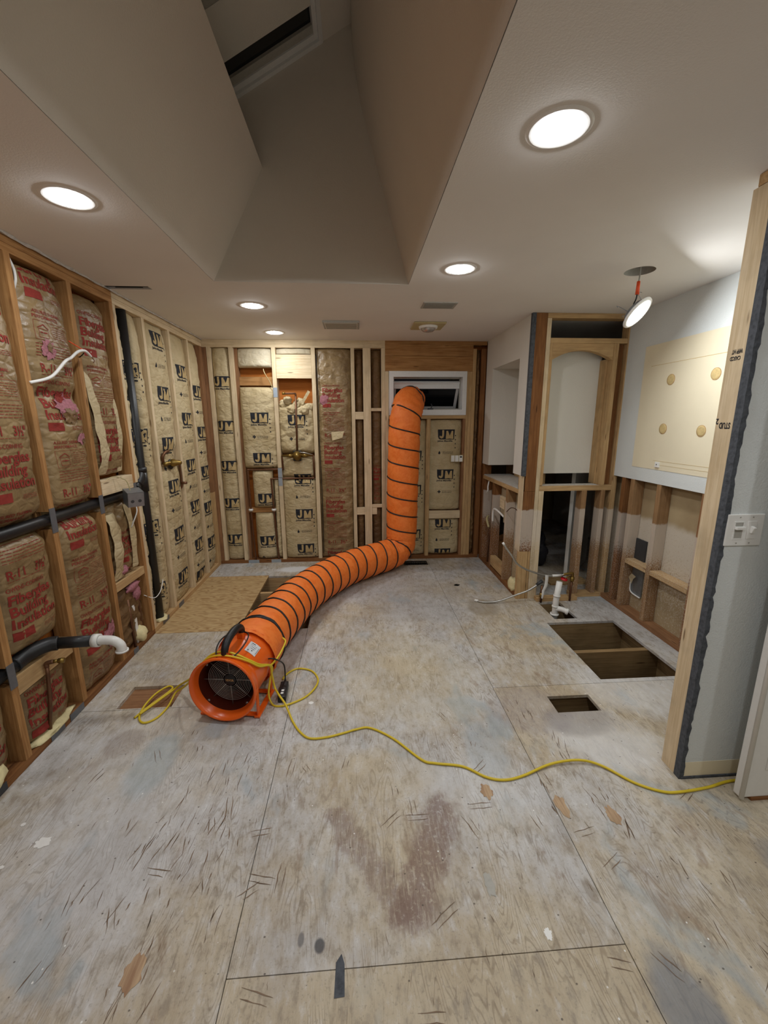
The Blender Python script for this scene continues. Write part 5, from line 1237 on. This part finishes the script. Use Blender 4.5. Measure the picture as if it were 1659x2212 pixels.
# ------------------------------------------------------------------ orange flexible duct
def duct():
    s0 = bp(0.30, 0, 0.0); s1 = bp(0.40, 0, 0.0)
    ctrl = [s0, s1, Vector((-0.640, 2.62, 0.195)), Vector((-0.582, 2.91, 0.183)), Vector((-0.497, 3.24, 0.178)), Vector((-0.320, 3.62, 0.175)), Vector((-0.085, 3.96, 0.172)), Vector((0.175, 4.20, 0.172)),
            Vector((0.36, 4.335, 0.185)), Vector((0.462, 4.405, 0.255)), Vector((0.482, 4.425, 0.40)), Vector((0.487, 4.43, 0.65)), Vector((0.494, 4.43, 0.95)), Vector((0.503, 4.43, 1.25)), Vector((0.507, 4.425, 1.45)),
            Vector((0.516, 4.43, 1.60)), Vector((0.545, 4.465, 1.735)), Vector((0.580, 4.56, 1.812)), Vector((0.590, 4.68, 1.835)), Vector((0.592, 4.785, 1.836))]
    dense = catmull(ctrl, 40); L = [0.0]
    for i in range(1, len(dense)): L.append(L[-1]+(dense[i]-dense[i-1]).length)
    def at(s):
        import bisect
        i = min(max(bisect.bisect(L, s)-1, 0), len(L)-2); t = (s-L[i])/max(L[i+1]-L[i], 1e-9); return dense[i].lerp(dense[i+1], t)
    tot = L[-1]; step = 0.0115; n = int(tot/step); pts = [at(i*tot/n) for i in range(n+1)]; ss = [i*tot/n for i in range(n+1)]
    T = [(pts[min(i+1, n)]-pts[max(i-1, 0)]).normalized() for i in range(n+1)]
    # smooth tangents for the tight bends
    for _ in range(3): T = [((T[max(i-2, 0)]+T[i]*2+T[min(i+2, n)])).normalized() for i in range(n+1)]
    N = T[0].cross(Vector((0, 0, 1))).normalized(); frames = []
    for i in range(n+1):
        N = (N-T[i]*N.dot(T[i])).normalized(); frames.append((pts[i], N.copy(), T[i].cross(N)))
    start = 0.20; R0 = 0.161; SB = 2.28
    def cum(s): return (min(s, SB)-start)/0.152+max(0.0, s-SB)/0.178
    def inv(c):
        cb = (SB-start)/0.152
        return start+c*0.152 if c < cb else SB+(c-cb)*0.178
    def fit(q):      # the mouth flattens to slip over the sill, under the open sash and inside the jambs
        if q.z > 1.3:
            t = min(max((q.y-4.50)/0.12, 0.0), 1.0); t = t*t*(3-2*t)
            q.z = q.z*(1-t)+(1.8385+(q.z-1.834)*0.60)*t
            if q.y > 4.62: q.z = min(max(q.z, 1.729), 1.946); q.x = min(max(q.x, 0.418), 1.16)
        q.z = max(q.z, 0.002); return q
    def phase(s, a): return (cum(s)+a/(2*math.pi))
    def rad(i, a):
        s = ss[i]; p, Nn, B = frames[i]
        ph = phase(s, a) % 1.0; puff = 0.006*math.sin(math.pi*ph)**0.7
        d = Nn*math.cos(a)+B*math.sin(a); q = p+d*R0
        w = 0.0035*(1-2*abs(noise.noise(q*9)))+0.0022*noise.noise(Vector((q.x*20+q.z*14, q.y*20-q.z*10, q.z*20)))
        bend = (T[min(i+6, n)]-T[max(i-6, 0)]).length
        w += min(bend, 0.6)*0.02*noise.noise(Vector((s*40, a*2.2, 1.0)))
        if s < start: puff = 0.003+0.004*abs(math.sin(a*13+s*20))*(1 if s < 0.10 else 0.4); 
        return (R0 if s > start else R0+0.007+0.005*max(0.0, 1-s/0.14))+puff+w-min(bend, 0.5)*0.012
    seg = 44; V = []; F = []
    for i in range(n+1):
        p, Nn, B = frames[i]
        for k in range(seg):
            a = 2*math.pi*k/seg; q = fit(p+(Nn*math.cos(a)+B*math.sin(a))*rad(i, a)); V.append(q)
    for i in range(n):
        for k in range(seg):
            k2 = (k+1) % seg; F.append((i*seg+k, i*seg+k2, (i+1)*seg+k2, (i+1)*seg+k))
    r = empty('flexible_duct', (0.0, 3.6, 0)); tag(r, 'orange spiral fabric air duct running from the blower up into the window', 'duct')
    MB().add(V, F).obj('fabric_tube', M['fabric'], r, True, fix=False)
    hp = []; turns = int(cum(tot-0.05)); ns = 40
    for j in range(turns*ns):
        a = -2*math.pi*j/ns; s = inv(j/ns); f = s/tot*n; i = min(int(f), n-1); t = f-i
        p0, N0, B0 = frames[i]; p1, N1, B1 = frames[i+1]
        p = p0.lerp(p1, t); Nn = N0.lerp(N1, t); B = B0.lerp(B1, t); d = Nn*math.cos(a)+B*math.sin(a)
        q = fit(p+d*(rad(i, a)*(1-t)+rad(i+1, a)*t+0.0022)); q.z = max(q.z, 0.004); hp.append(q)
    MB().tube(hp, 0.0072, 6).obj('wear_strip', M['black'], r, True)
    ring = []
    for a in [2*math.pi*k/60 for k in range(60)]:
        i = int(start/tot*n); p, Nn, B = frames[i]; q = p+(Nn*math.cos(a)+B*math.sin(a))*(rad(i, a)+0.001); q.z = max(q.z, 0.005); ring.append(q)
    MB().tube(ring, 0.0075, 8, closed=True).obj('end_ring', M['black'], r, True)
    cuff = []
    for a in [2*math.pi*k/60 for k in range(60)]:
        i = int(0.035/tot*n); p, Nn, B = frames[i]; cuff.append(p+(Nn*math.cos(a)+B*math.sin(a))*(R0+0.014+0.003*math.sin(a*19)))
    MB().tube(cuff, 0.007, 8, closed=True).obj('drawstring_hem', M['fabric'], r, True)
duct()

# ------------------------------------------------------------------ yellow extension cord
def cord():
    Z = 0.006
    def shell(t, a, off=0.010): return BC+BA*t+(BX*math.sin(a)+BZ*math.cos(a))*(0.165+off)
    left = [(-1.249, 2.076, Z), (-1.211, 2.154, Z+0.008), (-1.157, 2.261, Z+0.012), (-1.149, 2.327, Z+0.004), (-1.188, 2.35, Z), (-1.23, 2.28, Z), (-1.241, 2.168, Z+0.002), (-1.222, 2.074, Z), (-1.176, 2.033, Z), (-1.126, 2.068, Z), (-1.105, 2.158, Z), (-1.100, 2.25, Z+0.02), (-1.06, 2.24, 0.06), (-1.00, 2.16, 0.13), (-0.93, 2.09, 0.215)]
    over = [shell(0.055, -0.85), shell(0.05, -0.45), shell(0.045, -0.05), shell(0.05, 0.35), shell(0.075, 0.75), shell(0.12, 1.15)]
    right = [(-0.525, 2.19, 0.22), (-0.518, 2.205, 0.15), (-0.505, 2.20, 0.07), (-0.47, 2.145, 0.055), (-0.427, 2.09, 0.035), (-0.372, 1.985, Z), (-0.321, 1.902, Z), (-0.265, 1.855, Z), (-0.18, 1.857, Z), (-0.094, 1.88, Z), (-0.027, 1.902, Z), (0.046, 1.907, Z), (0.162, 1.822, Z), (0.284, 1.679, Z), (0.346, 1.652, Z), (0.473, 1.624, Z),
             (0.564, 1.558, Z), (0.643, 1.537, Z), (0.735, 1.553, Z), (0.889, 1.603, Z+0.006), (1.03, 1.612, Z+0.010), (1.124, 1.578, Z+0.004), (1.217, 1.482, Z), (1.308, 1.43, Z), (1.387, 1.422, Z), (1.528, 1.436, Z), (1.678, 1.462, Z), (1.95, 1.455, Z), (2.6, 1.45, Z)]
    second_over = [(-1.225, 2.09, Z+0.012), (-1.18, 2.17, Z+0.018), (-1.125, 2.27, 0.03), (-1.07, 2.26, 0.075), (-1.00, 2.175, 0.15), (-0.93, 2.10, 0.225)]+[shell(t, a) for t, a in ((0.08, -0.8), (0.085, -0.4), (0.08, 0.0), (0.075, 0.38), (0.09, 0.78), (0.13, 1.12))]
    loop = [(-0.518, 2.215, 0.20), (-0.530, 2.20, 0.12), (-0.535, 2.165, 0.05), (-0.51, 2.135, Z), (-0.467, 2.117, Z), (-0.407, 2.134, Z), (-0.326, 2.191, Z), (-0.277, 2.28, Z), (-0.271, 2.365, Z), (-0.32, 2.452, Z), (-0.405, 2.485, Z), (-0.457, 2.455, Z), (-0.484, 2.41, Z), (-0.49, 2.37, Z+0.004)]
    tail = [(-0.527, 2.19, 0.219), (-0.514, 2.235, 0.208), (-0.492, 2.30, 0.215), (-0.474, 2.36, 0.235), (-0.468, 2.41, 0.25), (-0.49, 2.44, 0.255)]
    r = empty('extension_cord', (0.3, 1.9, 0)); tag(r, 'yellow extension cord looped over the blower and snaking across the floor', 'cord')
    MB().tube(catmull(left+over+right, 7), 0.0058, 10).obj('cable_run', M['yellow'], r, True)
    MB().tube(catmull(second_over+loop, 7), 0.0058, 10).obj('cable_loop', M['yellow'], r, True)
    MB().tube(catmull(tail, 7), 0.0058, 10).obj('cable_tail', M['yellow'], r, True)
cord()

# ------------------------------------------------------------------ sink plumbing in the alcove
def hoses():
    y = 3.375
    r = empty('supply_hose', (1.6, y, 0.25)); tag(r, 'raised braided steel water hose clipped to the copper pipe with red handle', 'hose')
    P = [(1.272, 3.40, 0.545), (1.30, 3.39, 0.50), (1.345, y, 0.438), (1.392, y, 0.372), (1.46, y, 0.325), (1.545, y, 0.289), (1.65, y, 0.257), (1.712, y, 0.250), (1.79, y, 0.252), (1.83, y, 0.262)]
    MB().tube(catmull(P, 8), 0.0085, 10).obj('hose', M['chrome'], r, True)
    MB().tube([(1.262, 3.402, 0.560), (1.275, 3.40, 0.54)], 0.011, 10).obj('end_nut', M['white'], r, True)
    MB().tube([(1.72, y, 0.250), (1.80, y, 0.252)], 0.011, 10).obj('tape_wrap', M['white'], r, True)
    r = empty('copper_stub', (1.905, y, 0.03)); tag(r, 'corroded copper stub pipe with stop valve and red handle', 'pipe')
    MB().tube([(1.905, y+0.01, 0.0), (1.905, y+0.005, 0.20)], 0.010, 10).obj('riser', M['copper'], r, True)
    MB().tube(catmull([(1.905, y, 0.19), (1.907, y, 0.255), (1.895, y, 0.268), (1.82, y, 0.258)], 6), 0.012, 10).obj('stop_valve', M['brass'], r, True)
    MB().lathe([(0, 0.018), (0.03, 0.02), (0.035, 0.012)], (1.905, y, 0.20), (0, 0, 1), 12).obj('compression_nut', M['brass'], r, True)
    MB().lathe([(0, 0.006), (0.004, 0.030), (0.012, 0.030), (0.016, 0.006)], (1.824, y-0.01, 0.212), (0.1, -0.25, 1), 18).obj('red_handle', M['red'], r, True)
    MB().tube([(1.824, y, 0.215), (1.86, y, 0.235), (1.895, y, 0.24)], 0.006, 8).obj('valve_stem', M['brass'], r, True)
    r = empty('supply_hose', (1.3, 3.4, 0)); tag(r, 'braided steel water hose drooping onto the plywood floor', 'hose')
    P = [(1.062, 3.43, 0.010), (1.11, 3.396, 0.010), (1.20, 3.385, 0.014), (1.28, 3.375, 0.035), (1.40, 3.38, 0.075), (1.501, 3.375, 0.114), (1.573, 3.375, 0.157), (1.585, 3.375, 0.17)]
    MB().tube(catmull(P, 8), 0.0085, 10).obj('hose', M['chrome'], r, True)
    MB().tube([(1.045, 3.44, 0.010), (1.075, 3.425, 0.010)], 0.0115, 10).obj('end_nut', M['white'], r, True)
    r = empty('copper_stub', (1.63, y, 0)); tag(r, 'small dark stop valve on a pipe stub behind the drooping hose', 'pipe')
    MB().tube([(1.632, y, 0.0), (1.632, y, 0.16)], 0.010, 10).obj('riser', M['copper'], r, True)
    MB().tube([(1.58, y, 0.168), (1.632, y, 0.205)], [0.013, 0.016], 10).obj('stop_valve', M['darkmetal'], r, True)
    MB().tube([(1.632, y, 0.05), (1.632, y, 0.09)], 0.016, 10).obj('compression_nut', M['brass'], r, True)
    P = [(1.636, y-0.02, 0.045), (1.642, y-0.02, 0.12), (1.660, y-0.02, 0.16), (1.664, y-0.02, 0.21), (1.662, y-0.02, 0.268)]
    V = []; wv = [0.008, 0.014, 0.015, 0.014, 0.016]
    for p, w in zip(P, wv): V += [Vector(p)+Vector((-w, 0.004, 0)), Vector(p)+Vector((0, -0.006, 0)), Vector(p)+Vector((w, 0.004, 0))]
    o = mobj('pipe_sleeve', V, [f for i in range(4) for f in ((3*i, 3*i+1, 3*i+4, 3*i+3), (3*i+1, 3*i+2, 3*i+5, 3*i+4))], M['pvc'], None, True)
    tag(o, 'torn white plastic sleeve strip hanging over the raised steel hose', 'sleeve')
    # white drain stub
    r = empty('drain_pipe', (1.655, 3.16, 0)); tag(r, 'white plastic drain pipe with side branch rising from the floor hole', 'pipe')
    MB().tube([(1.652, 3.15, -0.25), (1.655, 3.15, 0.115), (1.672, 3.15, 0.285)], 0.024, 18).obj('riser', M['pvc'], r, True)
    for z, x in ((0.155, 1.659), (0.06, 1.654)): MB().lathe([(0, 0.024), (0, 0.029), (0.012, 0.029), (0.012, 0.024)], (x, 3.15, z), (0.06, 0, 1), 18).obj('collar', M['pvc'], r, True)
    MB().lathe([(0, 0.024), (0, 0.036), (0.014, 0.036), (0.014, 0.024)], (1.652, 3.15, -0.012), (0, 0, 1), 20).obj('flange', M['pvc'], r, True)
    MB().tube(catmull([(1.656, 3.15, 0.045), (1.69, 3.12, 0.052), (1.735, 3.09, 0.04)], 6), 0.022, 16).obj('side_branch', M['pvc'], r, True)
    MB().lathe([(0, 0.022), (0, 0.027), (0.02, 0.027), (0.02, 0.019)], (1.722, 3.098, 0.044), (0.8, -0.55, -0.25), 16).obj('branch_collar', M['pvc'], r, True)
    tag(MB().tube(catmull([(1.40, 2.66, -0.10), (1.65, 2.66, -0.10), (1.78, 2.665, -0.098)], 4), 0.014, 12).obj('conduit', M['galv'], None, True), 'grey metal conduit lying in the open floor pit between joists', 'conduit')
hoses()
# wing wall wiring
r = empty('wall_wiring', (XW+0.02, 4.0, 0.6)); tag(r, 'white cable bent over an outlet board in the stripped wing wall', 'cable')
MB().tube(catmull([(XW-0.01, 4.19, 0.56), (XW-0.015, 4.18, 0.66), (XW-0.015, 4.14, 0.705), (XW-0.01, 4.02, 0.70), (XW+0.0, 3.90, 0.675)], 8), 0.010, 8).obj('white_cable', M['white'], r, True)
MB().tube(catmull([(XW+0.0, 3.90, 0.685), (XW+0.01, 3.91, 0.6), (XW+0.02, 3.92, 0.40)], 8), 0.005, 8).obj('black_cable', M['black'], r, True)
MB().box(XW-0.002, XW+0.03, 3.879, 3.90, 0.62, 0.84).obj('plaster_strip', M['gyp'], r)
MB().tube(catmull([(XW+0.0, 3.83, 0.74), (XW-0.005, 3.72, 0.80), (XW-0.002, 3.62, 0.815), (XW, 3.54, 0.80)], 8), 0.004, 8).obj('ground_wire', M['copper'], r, True)
r = empty('loose_cable', (XW+0.02, 4.42, 0.5)); tag(r, 'white plastic cable tail hanging in the wing wall bay by the corner', 'cable')
MB().tube(catmull([(XW+0.02, 4.44, 0.56), (XW-0.005, 4.40, 0.53), (XW-0.002, 4.33, 0.46)], 6), [0.013]*13, 8).obj('upper_tail', M['beige'], r, True)
MB().tube(catmull([(XW+0.02, 4.40, 0.03), (XW+0.01, 4.36, 0.20), (XW+0.01, 4.32, 0.44)], 6), 0.009, 8).obj('lower_tail', M['copper'], r, True)
tag(MB().tube(catmull([(XW+0.02, 4.46, 0.96), (XW-0.005, 4.42, 0.90), (XW-0.01, 4.40, 0.86), (XW-0.008, 4.44, 0.83)], 6), 0.008, 8).obj('cable_end', M['white'], None, True), 'curled white cable end hanging just under the niche shelf', 'cable')
# boxes in the right wall
o = MB().box(XR+0.078, XR+0.091, 3.06, 3.183, 0.467, 0.64).obj('metal_sheet', M['darkmetal']); tag(o, 'flat dark grey metal panel above the short blocking of the right wall', 'panel')
r = empty('access_opening', (XR+0.088, 3.12, 0.15)); tag(r, 'broken mirror-like opening with white rim below the short blocking', 'opening')
MB().box(XR+0.082, XR+0.0915, 3.052, 3.183, 0.165, 0.42).obj('dark_plate', M['galv'], r)
MB().tube(catmull([(XR+0.076, 3.183, 0.26), (XR+0.076, 3.18, 0.19), (XR+0.076, 3.15, 0.165), (XR+0.076, 3.05, 0.160)], 6), 0.006, 8).obj('rim', M['white'], r, True)
mobj('torn_paper', [(XR+0.05, 3.18, 0.30), (XR+0.045, 3.14, 0.345), (XR+0.05, 3.12, 0.30), (XR+0.045, 3.13, 0.255), (XR+0.055, 3.10, 0.33)], [(0, 1, 2), (0, 2, 3), (1, 4, 2)], M['gyp'], r)
# floor register grilles
r = empty('floor_register', (0.655, 4.516, 0)); tag(r, 'dark slotted floor register in front of the window wall', 'vent')
MB().slab(0.516, 0.794, 4.452, 4.581, -0.004, 0.0035, [(0.53, 0.78, 4.466, 4.567)]).obj('frame', M['black'], r)
for i in range(12): MB().box(0.533+i*0.0208, 0.538+i*0.0208, 4.466, 4.567, -0.008, 0.001).obj('slat', M['black'], r)
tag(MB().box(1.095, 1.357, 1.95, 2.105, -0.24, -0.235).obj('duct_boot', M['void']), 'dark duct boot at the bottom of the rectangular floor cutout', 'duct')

# ------------------------------------------------------------------ things in the dark room beyond
def dark_room():
    for i, (a, b, w, lb) in enumerate((((1.90, 4.95, 0.0), (1.98, 5.25, 2.1), 0.13, 'wide leaning board in the dark room behind the alcove'), ((2.22, 5.2, 0.0), (2.26, 5.5, 2.1), 0.09, 'narrow leaning board in the dark room behind the alcove'))):
        o = MB().beam(a, b, w, 0.02, (0, 1, 0)).obj('leaning_board', W('alc', 'z')); tag(o, lb, 'board', 'leaning boards')
    r = empty('stored_door', (2.38, 4.18, 0.0)); tag(r, 'white door slab standing on edge in the dark room', 'door')
    R_ = Matrix.Translation((2.12, 3.90, 0)) @ Matrix.Rotation(math.radians(47), 4, 'Z')
    def rb(nm, a, mt):
        t = MB().cbox(*a, 0.002); MB().add([R_ @ v for v in t.v], t.f).obj(nm, mt, r)
    rb('slab', (0, 0.76, -0.0175, 0.0175, 0.0, 2.03), M['white']); rb('latch_plate', (-0.002, 0.004, -0.012, 0.012, 0.93, 1.0), M['galv']); rb('panel', (0.12, 0.64, -0.021, -0.0165, 0.2, 0.9), M['white'])
    bm = bmesh.new(); bmesh.ops.create_icosphere(bm, subdivisions=4, radius=1.0)
    for v in bm.verts:
        k = 1+0.3*noise.noise(v.co*1.6)+0.16*(1-2*abs(noise.noise(v.co*3.5+Vector((4, 0, 0))))); p = v.co*k
        v.co = Vector((1.98+p.x*0.17, 4.42+p.y*0.15, max(0.17+p.z*0.19, 0.001)))
    r = empty('bin_bag', (1.98, 4.42, 0)); tag(r, 'crumpled dark plastic rubbish bag in the dark room', 'bag')
    MB().bm(bm).obj('sack', M['bag'], r, True)
    MB().tube([(1.98, 4.42, 0.33), (1.985, 4.41, 0.38), (1.99, 4.40, 0.45)], [0.03, 0.02, 0.06], 12).obj('knot', M['bag'], r, True)
    r = empty('cardboard_box', (1.645, 4.49, 0)); tag(r, 'brown cardboard box on the floor of the dark room', 'box')
    MB().slab(1.57, 1.72, 4.36, 4.62, 0.0, 0.28, []).obj('carton', M['card'], r)
    MB().beam((1.60, 4.40, 0.28), (1.57, 4.36, 0.35), 0.20, 0.004, (0, 1, 0)).obj('flap', M['card'], r)
    o = MB().cbox(1.90, 2.30, 3.75, 3.92, 0.0, 0.02, 0.002).obj('floor_board_offcut', M['newply']); tag(o, 'plywood offcut lying on the dark room floor', 'board')
dark_room()
